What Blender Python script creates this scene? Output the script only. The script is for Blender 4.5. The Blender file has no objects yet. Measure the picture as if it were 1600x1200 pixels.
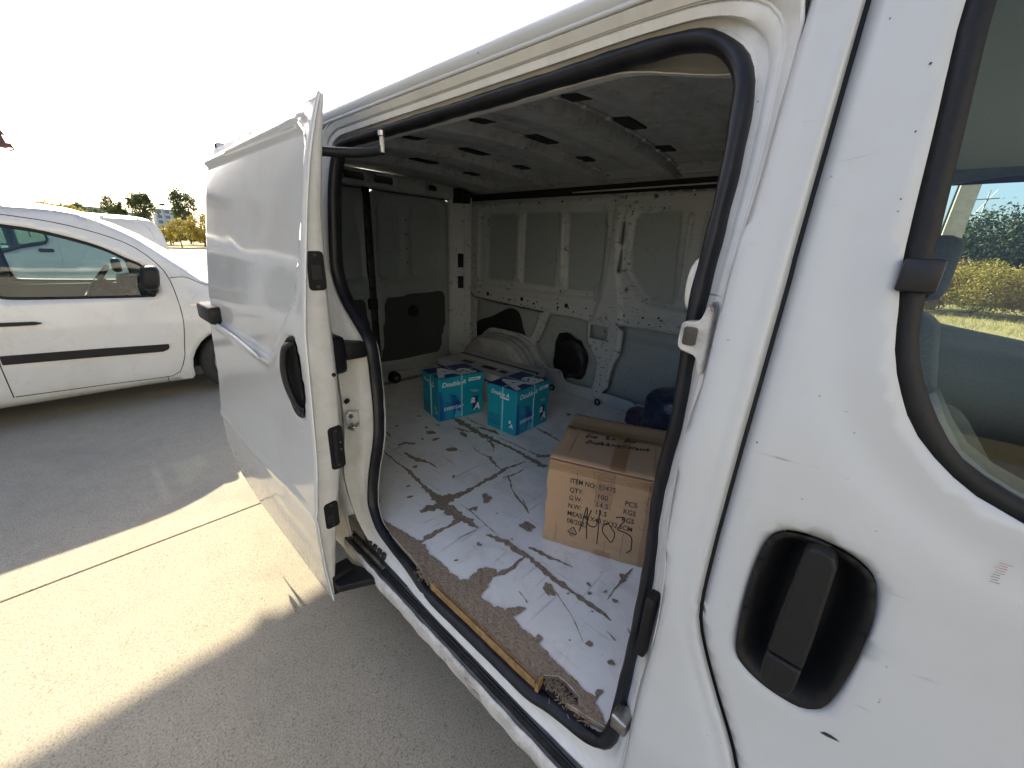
import bpy, bmesh, math, random
import numpy as np
from mathutils import Vector, Matrix
from mathutils.geometry import delaunay_2d_cdt

random.seed(7)
rng = np.random.default_rng(7)
SC = bpy.context.scene
COL = SC.collection

# ------------------------------------------------------------------ camera
def camera():
    cd = bpy.data.cameras.new('camera')
    cd.sensor_fit = 'HORIZONTAL'; cd.sensor_width = 36.0; cd.lens = 13.715
    cd.clip_start = 0.02; cd.clip_end = 3000
    co = bpy.data.objects.new('camera', cd); COL.objects.link(co)
    yaw, pitch, roll = math.radians(131.839), math.radians(19.209), math.radians(-2.525)
    f = Vector((math.cos(yaw)*math.cos(pitch), math.sin(yaw)*math.cos(pitch), -math.sin(pitch)))
    r = Vector((math.sin(yaw), -math.cos(yaw), 0)); d = f.cross(r)
    r2 = math.cos(roll)*r + math.sin(roll)*d; d2 = -math.sin(roll)*r + math.cos(roll)*d
    m = Matrix((r2, -d2, -f)).transposed().to_4x4(); m.translation = (0.351, -0.520, 1.567)
    co.matrix_world = m
    SC.camera = co
camera()

# ------------------------------------------------------------------ sky, sun, exposure
SUN_TRAVEL = Vector((1.38, -0.03, -1.0)).normalized()
SUN_EL = math.asin(-SUN_TRAVEL.z)
W = bpy.data.worlds.new('World'); SC.world = W; W.use_nodes = True
nt = W.node_tree; nt.nodes.clear()
sky = nt.nodes.new('ShaderNodeTexSky'); sky.sky_type = 'NISHITA'; sky.sun_disc = False
sky.sun_elevation = SUN_EL; sky.sun_rotation = math.radians(-90)
sky.air_density = 0.8; sky.dust_density = 3.0; sky.ozone_density = 1.0
bg = nt.nodes.new('ShaderNodeBackground'); bg.inputs[1].default_value = 0.13
ow = nt.nodes.new('ShaderNodeOutputWorld')
nt.links.new(sky.outputs[0], bg.inputs[0]); nt.links.new(bg.outputs[0], ow.inputs[0])
ld = bpy.data.lights.new('sun', 'SUN'); ld.energy = 4.6; ld.angle = math.radians(0.4); ld.color = (1, .87, .62)
lo = bpy.data.objects.new('sun', ld); COL.objects.link(lo)
lo.rotation_euler = SUN_TRAVEL.to_track_quat('-Z', 'Y').to_euler(); lo.location = (-20, 0, 20)
SC.view_settings.view_transform = 'Standard'; SC.view_settings.look = 'None'
SC.view_settings.gamma = 1.0; SC.view_settings.exposure = 1.7
SC.render.engine = 'CYCLES'
SC.cycles.use_denoising = True
SC.cycles.caustics_reflective = False; SC.cycles.caustics_refractive = False
SC.cycles.max_bounces = 10; SC.cycles.diffuse_bounces = 5; SC.cycles.transparent_max_bounces = 24

# ------------------------------------------------------------------ materials
class NT:
    def __init__(s, name):
        s.m = bpy.data.materials.new(name); s.m.use_nodes = True
        s.t = s.m.node_tree; s.t.nodes.clear()
        s.out = s.n('OutputMaterial'); s.co = s.n('TexCoord').outputs['Object']
    def n(s, typ, ins=None, **props):
        nd = s.t.nodes.new('ShaderNode' + typ)
        for k, v in props.items(): setattr(nd, k, v)
        for k, v in (ins or {}).items():
            if hasattr(v, 'is_linked') or isinstance(v, bpy.types.NodeSocket): s.t.links.new(v, nd.inputs[k])
            else: nd.inputs[k].default_value = v
        return nd
    def noise(s, scale, detail=4, rough=.55, vec=None, dist=0):
        return s.n('TexNoise', {'Vector': vec or s.co, 'Scale': scale, 'Detail': detail, 'Roughness': rough, 'Distortion': dist}).outputs['Fac']
    def map(s, scale, rot=(0, 0, 0)):
        return s.n('Mapping', {'Vector': s.co, 'Scale': scale, 'Rotation': rot}).outputs[0]
    def ramp(s, fac, a, b, inv=False):
        r = s.n('MapRange', {'Value': fac, 'From Min': a, 'From Max': b, 'To Min': 1. if inv else 0., 'To Max': 0. if inv else 1.})
        return r.outputs[0]
    def mul(s, a, b, op='MULTIPLY'):
        return s.n('Math', {0: a, 1: b}, operation=op).outputs[0]
    def mix(s, fac, a, b):
        nd = s.n('Mix', data_type='RGBA')
        for i, v in ((0, fac), (6, a), (7, b)):
            if isinstance(v, bpy.types.NodeSocket): s.t.links.new(v, nd.inputs[i])
            elif i == 0: nd.inputs[0].default_value = v
            else: nd.inputs[i].default_value = (*v[:3], 1)
        return nd.outputs[2]
    def bump(s, h, strength=.3, dist=.01):
        return s.n('Bump', {'Height': h, 'Strength': strength, 'Distance': dist}).outputs[0]
    def bsdf(s, col, rough=.5, metal=0., normal=None, coat=0., spec=.5, coat_rough=.05, sheen=0.):
        ins = {'Roughness': rough, 'Metallic': metal, 'Coat Weight': coat, 'Coat Roughness': coat_rough, 'Specular IOR Level': spec}
        ins['Base Color'] = col if isinstance(col, bpy.types.NodeSocket) else (*col, 1)
        if normal is not None: ins['Normal'] = normal
        b = s.n('BsdfPrincipled', ins)
        s.t.links.new(b.outputs[0], s.out.inputs[0]); return s.m

def paint(name, col=(.465, .485, .495), rough=.38, dirt=.35, dirt_col=(.33, .27, .19), scratch=.5, coat=0., dent=0., grime=0., chip=0., spec=.5, orange=.035, mud=0.):
    k = NT(name)
    c = k.mix(k.ramp(k.noise(2.3, 6, .65), .45, .8), col, tuple(a*b for a, b in zip(col, (.90, .88, .84))))
    d = k.mul(k.ramp(k.noise(5.5, 8, .7), .56, .78), dirt)
    c = k.mix(d, c, dirt_col)
    if scratch:
        st = k.noise(1.0, 3, .6, k.map((9, 9, 120), (0.35, .5, 0)))
        st2 = k.noise(3.0, 2, .5)
        sc = k.mul(k.mul(k.ramp(st, .70, .74), k.ramp(st2, .5, .62)), scratch)
        c = k.mix(sc, c, (.16, .15, .14))
        sp = k.mul(k.ramp(k.noise(95, 2, .5), .755, .775), scratch)
        c = k.mix(sp, c, (.10, .085, .07))
    if chip:
        ch = k.mul(k.ramp(k.noise(34, 5, .75), .575, .60), k.ramp(k.noise(5.5, 4, .6), .46, .56))
        c = k.mix(k.mul(ch, chip), c, (.035, .033, .032))
        s3 = k.ramp(k.noise(1.0, 4, .6, k.map((14, 14, 200), (.2, .9, .1))), .62, .66)
        c = k.mix(k.mul(k.mul(s3, k.ramp(k.noise(5, 2), .45, .6)), chip), c, (.04, .04, .04))
    if grime:
        g = k.mul(k.ramp(k.noise(11, 8, .75, dist=.6), .42, .72), grime)
        c = k.mix(g, c, (.10, .085, .065))
    if mud:
        z = k.n('SeparateXYZ', {0: k.co}).outputs[2]
        low = k.ramp(z, .34, .72, inv=True)
        sp = k.mul(k.ramp(k.noise(30, 6, .7), .40, .62), low); c = k.mix(k.mul(sp, mud), c, (.20, .15, .095))
        rust = k.mul(k.ramp(k.noise(16, 4, .7), .62, .66), k.ramp(z, .36, .56, inv=True)); c = k.mix(rust, c, (.10, .05, .025))
    h = k.noise(55, 3)
    nrm = k.bump(h, orange, .004)
    if dent:
        nrm2 = k.n('Bump', {'Height': k.noise(3.2, 2, .4), 'Strength': dent, 'Distance': .05, 'Normal': nrm}).outputs[0]
    else: nrm2 = nrm
    r = k.n('MapRange', {'Value': k.noise(7, 6, .7), 'From Min': .3, 'From Max': .75, 'To Min': rough*(.85 if orange > .02 else .97), 'To Max': min(1, rough*(1.35 if orange > .02 else 1.06))}).outputs[0]
    return k.bsdf(c, r, normal=nrm2, coat=coat, coat_rough=.06, spec=spec)

def plain(name, col, rough=.5, metal=0., var=.25, scale=40., bump=.08, coat=0., spec=.5):
    k = NT(name)
    n = k.noise(scale, 5, .6)
    c = k.mix(k.ramp(n, .3, .75), tuple(v*(1-var) for v in col), tuple(min(1, v*(1+var)) for v in col))
    return k.bsdf(c, rough, metal, k.bump(n, bump, .003) if bump else None, coat, spec)

def glassmat(name, tint=(.86, .92, .90), refl=1.0):
    k = NT(name)
    tr = k.n('BsdfTransparent', {'Color': (*tint, 1)}); gl = k.n('BsdfGlossy', {'Color': (1, 1, 1, 1), 'Roughness': .015})
    fr = k.n('Fresnel', {'IOR': 1.5}); dust = k.ramp(k.noise(6, 6, .7), .5, .9)
    df = k.n('BsdfDiffuse', {'Color': (.55, .55, .5, 1)})
    m1 = k.n('MixShader', {0: k.mul(fr.outputs[0], refl), 1: tr.outputs[0], 2: gl.outputs[0]})
    m2 = k.n('MixShader', {0: k.mul(dust, .05), 1: m1.outputs[0], 2: df.outputs[0]})
    k.t.links.new(m2.outputs[0], k.out.inputs[0]); return k.m

M = {}
def materials():
    M['white'] = paint('white_paint', rough=.42, dirt=.10, scratch=.55)
    M['door_white'] = paint('glossy_white_paint', (.45, .455, .44), rough=.10, dirt=.10, scratch=.35, coat=.0, dent=.02, spec=.6, orange=.003, mud=.75)
    M['jamb'] = paint('jamb_paint', (.64, .645, .63), rough=.45, dirt=.3, scratch=.8, grime=.20)
    M['sill'] = paint('worn_sill_paint', (.56, .55, .52), rough=.45, dirt=.6, scratch=1., grime=.75, chip=.8)
    M['inner'] = paint('inner_panel_paint', (.44, .47, .48), rough=.42, dirt=.25, scratch=.6, chip=.9)
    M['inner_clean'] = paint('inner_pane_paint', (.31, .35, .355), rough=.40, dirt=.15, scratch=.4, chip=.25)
    M['roof_in'] = paint('roof_lining_paint', (.42, .44, .455), rough=.38, dirt=.3, scratch=.3, grime=.55, chip=.5)
    M['car_white'] = paint('car_white_paint', (.56, .56, .55), rough=.28, dirt=.25, scratch=.1, coat=.5)
    M['rubber'] = plain('black_rubber', (.010, .011, .015), .42, var=.6, scale=18, bump=.15, spec=.3)
    M['plastic'] = plain('black_plastic', (.010, .0105, .0115), .5, var=.3, scale=300, bump=.06, spec=.25)
    M['black'] = plain('black_paint', (.008, .008, .009), .6, var=.3)
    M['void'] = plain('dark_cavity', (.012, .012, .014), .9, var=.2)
    M['metal'] = plain('bare_steel', (.45, .44, .42), .33, 1.0, var=.4, scale=30)
    M['dark_metal'] = plain('greasy_steel', (.06, .058, .055), .45, .6, var=.6, scale=25)
    M['greytrim'] = plain('grey_cab_trim', (.10, .115, .11), .6, var=.15, scale=120)
    M['headliner'] = plain('headliner_felt', (.50, .52, .46), .9, var=.1, scale=200)
    M['seat'] = plain('seat_fabric', (.05, .055, .055), .9, var=.3, scale=150)
    M['glass'] = glassmat('window_glass', (.74, .82, .79), .8)
    M['car_glass'] = glassmat('car_window_glass', (.50, .62, .63), .9)
    M['tyre'] = plain('tyre_rubber', (.02, .02, .02), .8, var=.4, scale=60)
    M['rim'] = plain('wheel_rim', (.30, .30, .29), .45, .6, var=.4, scale=12)
    M['ink'] = plain('black_ink', (.02, .02, .022), .6, var=.1, bump=0)
    M['white_print'] = plain('white_print', (.78, .80, .82), .45, var=.04, bump=0)
    M['navy_print'] = plain('navy_print', (.012, .035, .16), .4, var=.25, scale=25, bump=0)
    M['teal_light'] = plain('pale_teal_print', (.05, .42, .55), .4, var=.2, scale=20, bump=0)
    M['strap'] = plain('plastic_strap', (.30, .58, .66), .3, var=.1, bump=0)
    M['lamp_glass'] = plain('lens', (.75, .72, .62), .15, var=.1)
    M['brown_steel'] = plain('brown_painted_steel', (.115, .042, .03), .6, var=.3, scale=8)
    M['wood'] = plain('trim_wood', (.27, .165, .065), .6, var=.45, scale=60, bump=.3)

    k = NT('chipboard')
    n = k.noise(130, 5, .75); n2 = k.noise(30, 4, .6); n3 = k.noise(4, 4, .6)
    c = k.mix(k.ramp(n, .35, .68), (.17, .12, .08), (.40, .31, .22))
    c = k.mix(k.mul(k.ramp(n2, .5, .7), .6), c, (.30, .22, .15))
    c = k.mix(k.mul(k.ramp(n3, .5, .75), .5), c, (.17, .13, .095))
    M['chip'] = k.bsdf(c, .9, normal=k.bump(n, .7, .006))

    k = NT('laminate_floor')
    n = k.noise(3, 6, .7); c = k.mix(k.ramp(n, .4, .8), (.88, .85, .80), (.74, .71, .66))
    st = k.ramp(k.noise(1, 3, .5, k.map((60, 4, 1), (0, 0, .5))), .64, .70)
    c = k.mix(k.mul(st, .35), c, (.25, .24, .23))
    st = k.ramp(k.noise(1, 3, .5, k.map((5, 70, 1), (0, 0, .3))), .66, .70)
    c = k.mix(k.mul(st, .35), c, (.28, .27, .25))
    sp = k.ramp(k.noise(60, 3, .6), .70, .74)
    c = k.mix(k.mul(sp, .6), c, (.12, .11, .10))
    r = k.n('MapRange', {'Value': k.noise(9, 5), 'To Min': .22, 'To Max': .5}).outputs[0]
    gr = k.mul(k.ramp(k.noise(7, 7, .75, dist=.7), .5, .8), .45); c = k.mix(gr, c, (.33, .28, .22))
    M['laminate'] = k.bsdf(c, r, normal=k.bump(k.noise(25, 4), .06, .004))

    k = NT('concrete')
    n = k.noise(.5, 5, .6); n2 = k.noise(9, 6, .7); n3 = k.noise(160, 4, .7); n4 = k.noise(48, 4, .75)
    c = k.mix(k.ramp(n, .3, .7), (.31, .28, .22), (.385, .35, .275))
    c = k.mix(k.mul(k.ramp(n2, .45, .75), .45), c, (.235, .212, .17))
    c = k.mix(k.mul(k.ramp(n3, .45, .62), .7), c, (.15, .135, .11))
    br = k.ramp(k.noise(1, 4, .7, k.map((230, 55, 1), (0, 0, .12))), .58, .63)
    c = k.mix(k.mul(k.mul(br, .9), k.ramp(k.noise(2.2, 4, .6), .25, .55)), c, (.07, .062, .05))
    pit = k.ramp(n4, .61, .66)
    c = k.mix(k.mul(pit, .6), c, (.10, .09, .075))
    c = k.mix(k.mul(k.ramp(k.noise(1.1, 5, .65, dist=.8), .52, .72), .38), c, (.17, .155, .13))
    h = k.mul(k.mul(n3, .6, 'MULTIPLY'), k.mul(br, -.3), 'ADD')
    M['concrete'] = k.bsdf(c, .85, normal=k.bump(h, .4, .004))

    k = NT('dry_grass_ground')
    c = k.mix(k.ramp(k.noise(.25, 5), .35, .65), (.36, .29, .12), (.20, .19, .07))
    c = k.mix(k.mul(k.ramp(k.noise(8, 5, .7), .4, .7), .6), c, (.12, .10, .05))
    M['grass_ground'] = k.bsdf(c, .95, normal=k.bump(k.noise(20, 5), .6, .05))
    M['grass'] = plain('dry_grass', (.42, .35, .15), .9, var=.35, scale=3, bump=0)
    def leaf(name, a, b, sc=1.2, tr=.25):
        k = NT(name)
        c = k.mix(k.ramp(k.noise(sc, 4, .7), .35, .65), a, b)
        bs = k.n('BsdfPrincipled', {'Base Color': c, 'Roughness': .6}); t = k.n('BsdfTranslucent', {'Color': c})
        mx = k.n('MixShader', {0: tr, 1: bs.outputs[0], 2: t.outputs[0]}); k.t.links.new(mx.outputs[0], k.out.inputs[0]); M[name] = k.m
    leaf('leaf_yellow', (.36, .26, .035), (.26, .24, .04))
    leaf('leaf_autumn', (.42, .20, .055), (.34, .30, .05), 2.2)
    leaf('leaf_green', (.055, .085, .025), (.10, .12, .035))
    leaf('leaf_dark', (.022, .042, .018), (.05, .075, .025))
    M['bark'] = plain('bark', (.09, .07, .05), .9, var=.4, scale=20, bump=.4)
    M['pole'] = plain('concrete_pole', (.42, .38, .30), .85, var=.15, scale=6, bump=.2)
    M['far_wall'] = plain('far_plaster', (.45, .46, .46), .8, var=.1, scale=.4)
    M['far_glass'] = plain('far_window', (.12, .16, .20), .25, var=.2, scale=.5)
    M['galv'] = plain('galvanised_steel', (.30, .31, .32), .5, .5, var=.2, scale=8)

    k = NT('cardboard')
    n = k.noise(2.5, 5, .6); c = k.mix(k.ramp(n, .35, .7), (.44, .285, .16), (.37, .235, .13))
    fl = k.ramp(k.noise(1, 2, .5, k.map((1.5, 1.5, 220))), .4, .62)
    c = k.mix(k.mul(fl, .18), c, (.22, .135, .07))
    dt = k.ramp(k.noise(14, 6, .75), .6, .75); c = k.mix(k.mul(dt, .3), c, (.15, .095, .055))
    M['card'] = k.bsdf(c, .72, normal=k.bump(k.noise(35, 4), .15, .004))
    M['card_dark'] = plain('cardboard_crease', (.17, .105, .055), .8, var=.3, scale=60)
    k = NT('packing_tape'); tr = k.n('BsdfTransparent', {'Color': (.90, .83, .72, 1)}); gl = k.n('BsdfGlossy', {'Roughness': .12, 'Normal': k.bump(k.noise(45, 3), .5, .006)})
    mx = k.n('MixShader', {0: .13, 1: tr.outputs[0], 2: gl.outputs[0]}); k.t.links.new(mx.outputs[0], k.out.inputs[0]); M['tape'] = k.m
    k = NT('teal_carton')
    c = k.mix(k.ramp(k.noise(5, 4, .6), .35, .7), (.004, .25, .36), (.008, .33, .44)); M['teal'] = k.bsdf(c, .38)
    k = NT('blue_swirl_print')
    sw = k.n('TexWave', {'Vector': k.co, 'Scale': 3.0, 'Distortion': 6, 'Detail': 2}).outputs['Fac']
    c = k.mix(k.ramp(sw, .2, .8), (.008, .10, .32), (.012, .27, .48)); M['swirl'] = k.bsdf(c, .38)
    M['white_card'] = plain('white_carton', (.50, .50, .52), .65, var=.12, scale=9)
    k = NT('dark_wrap'); n = k.noise(14, 5, .7, dist=1.5)
    c = k.mix(k.ramp(n, .35, .7), (.012, .018, .05), (.03, .045, .10)); M['wrap'] = k.bsdf(c, .18, normal=k.bump(n, .9, .02), coat=.4)
    k = NT('purple_wrap'); n = k.noise(16, 5, .7, dist=1.2)
    c = k.mix(k.ramp(n, .35, .7), (.03, .012, .035), (.06, .03, .07)); M['purple'] = k.bsdf(c, .2, normal=k.bump(n, .8, .015), coat=.4)
    M['sack'] = plain('black_sack', (.006, .006, .008), .55, var=.4, scale=12, bump=.5)
materials()

# ------------------------------------------------------------------ scene helpers
def off(o):
    v = Vector((0, 0, 0))
    while o is not None: v += o.location; o = o.parent
    return v
def link(o, parent=None):
    COL.objects.link(o)
    if parent is not None: o.parent = parent
    return o
def tag(o, label=None, cat=None, group=None, kind=None):
    for k_, v in (('label', label), ('category', cat), ('group', group), ('kind', kind)):
        if v: o[k_] = v
    return o
def thing(name, loc, label, cat, group=None, rz=0.):
    o = bpy.data.objects.new(name, None); o.location = loc; o.rotation_euler = (0, 0, rz); o.empty_display_size = .1
    return tag(link(o), label, cat, group)
def mesh(name, V, F, mat, parent=None, smooth=True, local=False, angle=None):
    me = bpy.data.meshes.new(name)
    V = np.asarray(V, float).reshape(-1, 3)
    if parent is not None and not local: V = V - np.array(off(parent))
    me.from_pydata([tuple(v) for v in V.tolist()], [], [tuple(int(i) for i in f) for f in F])
    me.materials.append(M[mat] if isinstance(mat, str) else mat)
    me.validate()
    if smooth:
        me.polygons.foreach_set('use_smooth', [True]*len(me.polygons))
        if angle: me.set_sharp_from_angle(angle=math.radians(angle))
    return link(bpy.data.objects.new(name, me), parent)
class MB:
    def __init__(s): s.V = []; s.F = []
    def add(s, V, F):
        b = len(s.V); s.V += [tuple(map(float, v)) for v in V]; s.F += [tuple(int(i)+b for i in f) for f in F]; return s
    def box(s, x0, x1, y0, y1, z0, z1, rz=0., bev=0.):
        bm = bmesh.new(); bmesh.ops.create_cube(bm, size=1)
        for v in bm.verts: v.co = Vector(((v.co.x)*(x1-x0), v.co.y*(y1-y0), v.co.z*(z1-z0)))
        if bev: bmesh.ops.bevel(bm, geom=list(bm.edges), offset=bev, segments=2, affect='EDGES', profile=.5)
        if rz: bmesh.ops.rotate(bm, verts=bm.verts, cent=(0, 0, 0), matrix=Matrix.Rotation(rz, 3, 'Z'))
        c = Vector(((x0+x1)/2, (y0+y1)/2, (z0+z1)/2))
        s.add([v.co+c for v in bm.verts], [[v.index for v in f.verts] for f in bm.faces]); bm.free(); return s
    def tube(s, path, r, n=8, closed=False, r2=None, cap=True):
        P = [Vector(p) for p in path]; m = len(P); V = []; F = []
        rs = r if hasattr(r, '__len__') else [r]*m
        up = None
        for i in range(m):
            a = P[(i-1) % m] if (closed or i) else P[i]; b = P[(i+1) % m] if (closed or i < m-1) else P[i]
            t = (b-a).normalized()
            if up is None: up = t.orthogonal().normalized()
            up = (up - t*up.dot(t)).normalized(); sd = t.cross(up)
            for j in range(n):
                q = 2*math.pi*j/n; V.append(P[i]+up*math.cos(q)*rs[i]+sd*math.sin(q)*rs[i])
        for i in range(m if closed else m-1):
            for j in range(n):
                F.append((i*n+j, i*n+(j+1) % n, ((i+1) % m)*n+(j+1) % n, ((i+1) % m)*n+j))
        if cap and not closed: F.append(tuple(range(n))[::-1]); F.append(tuple((m-1)*n+j for j in range(n)))
        return s.add(V, F)
    def prism(s, poly, fn, d0, d1, bev=0):
        n = len(poly); V = [fn(a, b, d0) for a, b in poly]+[fn(a, b, d1) for a, b in poly]
        F = [tuple(range(n))[::-1], tuple(range(n, 2*n))]+[(i, (i+1) % n, n+(i+1) % n, n+i) for i in range(n)]
        return s.add(V, F)
    def grid(s, P):
        P = np.asarray(P); a, b = P.shape[:2]
        return s.add(P.reshape(-1, 3), [(i*b+j, i*b+j+1, (i+1)*b+j+1, (i+1)*b+j) for i in range(a-1) for j in range(b-1)])
    def build(s, name, mat, parent=None, smooth=False, **k): return mesh(name, s.V, s.F, mat, parent, smooth, **k)
def solid(o, t, offset=-1):
    m = o.modifiers.new('solid', 'SOLIDIFY'); m.thickness = t; m.offset = offset; return o
def bevel(o, w, seg=2, ang=30):
    m = o.modifiers.new('bevel', 'BEVEL'); m.width = w; m.segments = seg; m.limit_method = 'ANGLE'; m.angle_limit = math.radians(ang); return o

def resample(loop, step, closed=True):
    L = np.asarray(loop, float); out = []
    n = len(L)
    for i in range(n if closed else n-1):
        a, b = L[i], L[(i+1) % n]; k = max(1, int(math.ceil(np.linalg.norm(b-a)/step)))
        for j in range(k): out.append(a+(b-a)*j/k)
    if not closed: out.append(L[-1])
    return np.array(out)
def smooth_loop(ctrl, n, closed=True):
    """Catmull-Rom through control points of any dimension, n points by chord length"""
    C = np.asarray(ctrl, float); m = len(C); out = []
    segs = m if closed else m-1
    for i in range(segs):
        p0 = C[(i-1) % m] if (closed or i > 0) else C[0]; p1 = C[i]; p2 = C[(i+1) % m]; p3 = C[(i+2) % m] if (closed or i+2 < m) else C[-1]
        for t in np.linspace(0, 1, 12, endpoint=False):
            out.append(.5*((2*p1)+(-p0+p2)*t+(2*p0-5*p1+4*p2-p3)*t*t+(-p0+3*p1-3*p2+p3)*t**3))
    if not closed: out.append(C[-1])
    out = np.array(out)
    Q = np.vstack([out, out[:1]]) if closed else out
    d = np.r_[0, np.cumsum(np.linalg.norm(np.diff(Q[:, :3], axis=0), axis=1))]
    t = np.linspace(0, d[-1], n, endpoint=not closed)
    return np.stack([np.interp(t, d, Q[:, c]) for c in range(Q.shape[1])], 1)
def inside(P, loop):
    P = np.asarray(P); L = np.asarray(loop); x, y = P[:, 0], P[:, 1]; r = np.zeros(len(P), bool); n = len(L)
    for i in range(n):
        (x1, y1), (x2, y2) = L[i], L[(i+1) % n]
        c = (y1 > y) != (y2 > y)
        with np.errstate(divide='ignore', invalid='ignore'): r ^= c & (x < (x2-x1)*(y-y1)/(y2-y1)+x1)
    return r
def dist(P, loop, closed=True):
    P = np.asarray(P, float); L = np.asarray(loop, float); n = len(L); d = np.full(len(P), 1e9)
    for i in range(n if closed else n-1):
        a, b = L[i], L[(i+1) % n]; ab = b-a; t = np.clip(((P-a)@ab)/(ab@ab+1e-12), 0, 1)
        d = np.minimum(d, np.linalg.norm(P-a-t[:, None]*ab, axis=1))
    return d
def sdist(P, loop): return np.where(inside(P, loop), 1, -1)*dist(P, loop)
def sstep(a, b, x):
    t = np.clip((x-a)/(b-a), 0, 1); return t*t*(3-2*t)
def rrect(x0, x1, z0, z1, r, n=6):
    out = []
    for cx, cz, a0 in ((x1-r, z1-r, 0), (x0+r, z1-r, 90), (x0+r, z0+r, 180), (x1-r, z0+r, 270)):
        for k in range(n+1):
            a = math.radians(a0+90*k/n); out.append((cx+r*math.cos(a), cz+r*math.sin(a)))
    return out
def cdt(outer, holes=(), step=.03, edge=None):
    """triangulated 2-D region with holes and inner points"""
    e = edge or step
    loops = [resample(outer, e)]+[resample(h, e) for h in holes]
    V = []; E = []
    for L in loops:
        b = len(V); V += L.tolist(); n = len(L); E += [(b+i, b+(i+1) % n) for i in range(n)]
    lo, hi = loops[0].min(0), loops[0].max(0)
    gx, gy = np.arange(lo[0]+step*.5, hi[0], step), np.arange(lo[1]+step*.5, hi[1], step)
    G = np.stack(np.meshgrid(gx, gy, indexing='ij'), -1).reshape(-1, 2)
    ok = inside(G, loops[0]) & (dist(G, loops[0]) > step*.45)
    for h in loops[1:]: ok &= ~inside(G, h) & (dist(G, h) > step*.45)
    V += G[ok].tolist()
    r = delaunay_2d_cdt([Vector(v) for v in V], E, [], 0, 1e-6)
    P = np.array([(v.x, v.y) for v in r[0]]); T = np.array([f for f in r[2] if len(f) == 3])
    C = P[T].mean(1); k = inside(C, loops[0])
    for h in loops[1:]: k &= ~inside(C, h)
    T = T[k]
    a = P[T]; area = (a[:, 1, 0]-a[:, 0, 0])*(a[:, 2, 1]-a[:, 0, 1])-(a[:, 1, 1]-a[:, 0, 1])*(a[:, 2, 0]-a[:, 0, 0])
    T[area < 0] = T[area < 0][:, ::-1]
    return P, T
def panel(name, outer, fn, mat, parent, holes=(), step=.03, edge=None, thick=0., flip=False, smooth=True, angle=None):
    P, T = cdt(outer, holes, step, edge)
    o = mesh(name, fn(P), T[:, ::-1] if flip else T, mat, parent, smooth, angle=angle)
    return solid(o, thick) if thick else o
def strip(path3, width_vec, n=None):
    pass
def text_mesh(name, body, size, mat, parent, place, bold=0., shear=0., align='LEFT'):
    cu = bpy.data.curves.new(name, 'FONT'); cu.body = body; cu.size = size; cu.offset = bold; cu.shear = shear; cu.align_x = align; cu.resolution_u = 3
    o = bpy.data.objects.new(name, cu); COL.objects.link(o)
    dg = bpy.context.evaluated_depsgraph_get(); dg.update()
    me = bpy.data.meshes.new_from_object(o.evaluated_get(dg))
    V = np.array([v.co[:] for v in me.vertices]); F = [tuple(p.vertices) for p in me.polygons]
    bpy.data.objects.remove(o); bpy.data.curves.remove(cu); bpy.data.meshes.remove(me)
    return mesh(name, place(V), F, mat, parent, False, local=True)

# ------------------------------------------------------------------ ground
def ground():
    g = mesh('ground', [(-900, -900, -.06), (900, -900, -.06), (900, 900, -.06), (-900, 900, -.06)], [(0, 1, 2, 3)], 'grass_ground', smooth=False)
    tag(g, kind='structure')
    yard = MB().add([(-57, -40, -.05), (30, -40, -.05), (30, 12.5, -.05), (-57, 12.5, -.05)], [(0, 1, 2, 3)]).build('concrete_yard', 'concrete')
    tag(yard, kind='structure')
    # slabs with open joints
    xs = [-2.145-3.2*k for k in range(-2, 10)][::-1]; ys = [-11.3, -6.8, -2.3, 2.2, 6.7, 11.2]
    me = None
    for i in range(len(xs)-1):
        for j in range(len(ys)-1):
            b = MB(); x0, x1, y0, y1 = xs[i]+.005, xs[i+1]-.005, ys[j]+.005, ys[j+1]-.005; c = ((x0+x1)/2, (y0+y1)/2)
            if me is None:
                b.box(-(x1-x0)/2, (x1-x0)/2, -(y1-y0)/2, (y1-y0)/2, -.045, 0, bev=.004); o = b.build('slab', 'concrete', yard); me = o.data
            else: o = link(bpy.data.objects.new('slab', me), yard)
            o.location = (c[0], c[1], random.uniform(-.0015, .0015))
    kb = MB().box(-57.2, -57, -40, 12.7, -.05, .1, bev=.01).build('kerb', 'concrete'); tag(kb, kind='structure')
    kb = MB().box(-57, 30, 12.5, 12.7, -.05, .1, bev=.01).build('kerb', 'concrete'); tag(kb, kind='structure')
ground()

# ------------------------------------------------------------------ the cargo van
VAN = thing('cargo_van', (-.5, .95, 0), 'white cargo van with its side door slid open, boxes on its chipped floor', 'van')
ZT = [.2, .3, .325, .542, .725, .906, 1.162, 1.315, 1.473, 1.636, 1.745, 1.836, 1.918, 2.1]
YT = [.03, .022, .018, 0, 0, .022, .033, .038, .059, .083, .102, .124, .15, .21]
_zg = np.arange(.1, 2.2, .004); _yg = np.interp(_zg, ZT, YT)
_k = np.exp(-.5*(np.arange(-20, 21)/7.)**2); _k /= _k.sum()
_yg = np.convolve(np.pad(_yg, 20, mode='edge'), _k, 'valid')
def yb(z): return np.interp(z, _zg, _yg)

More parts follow.
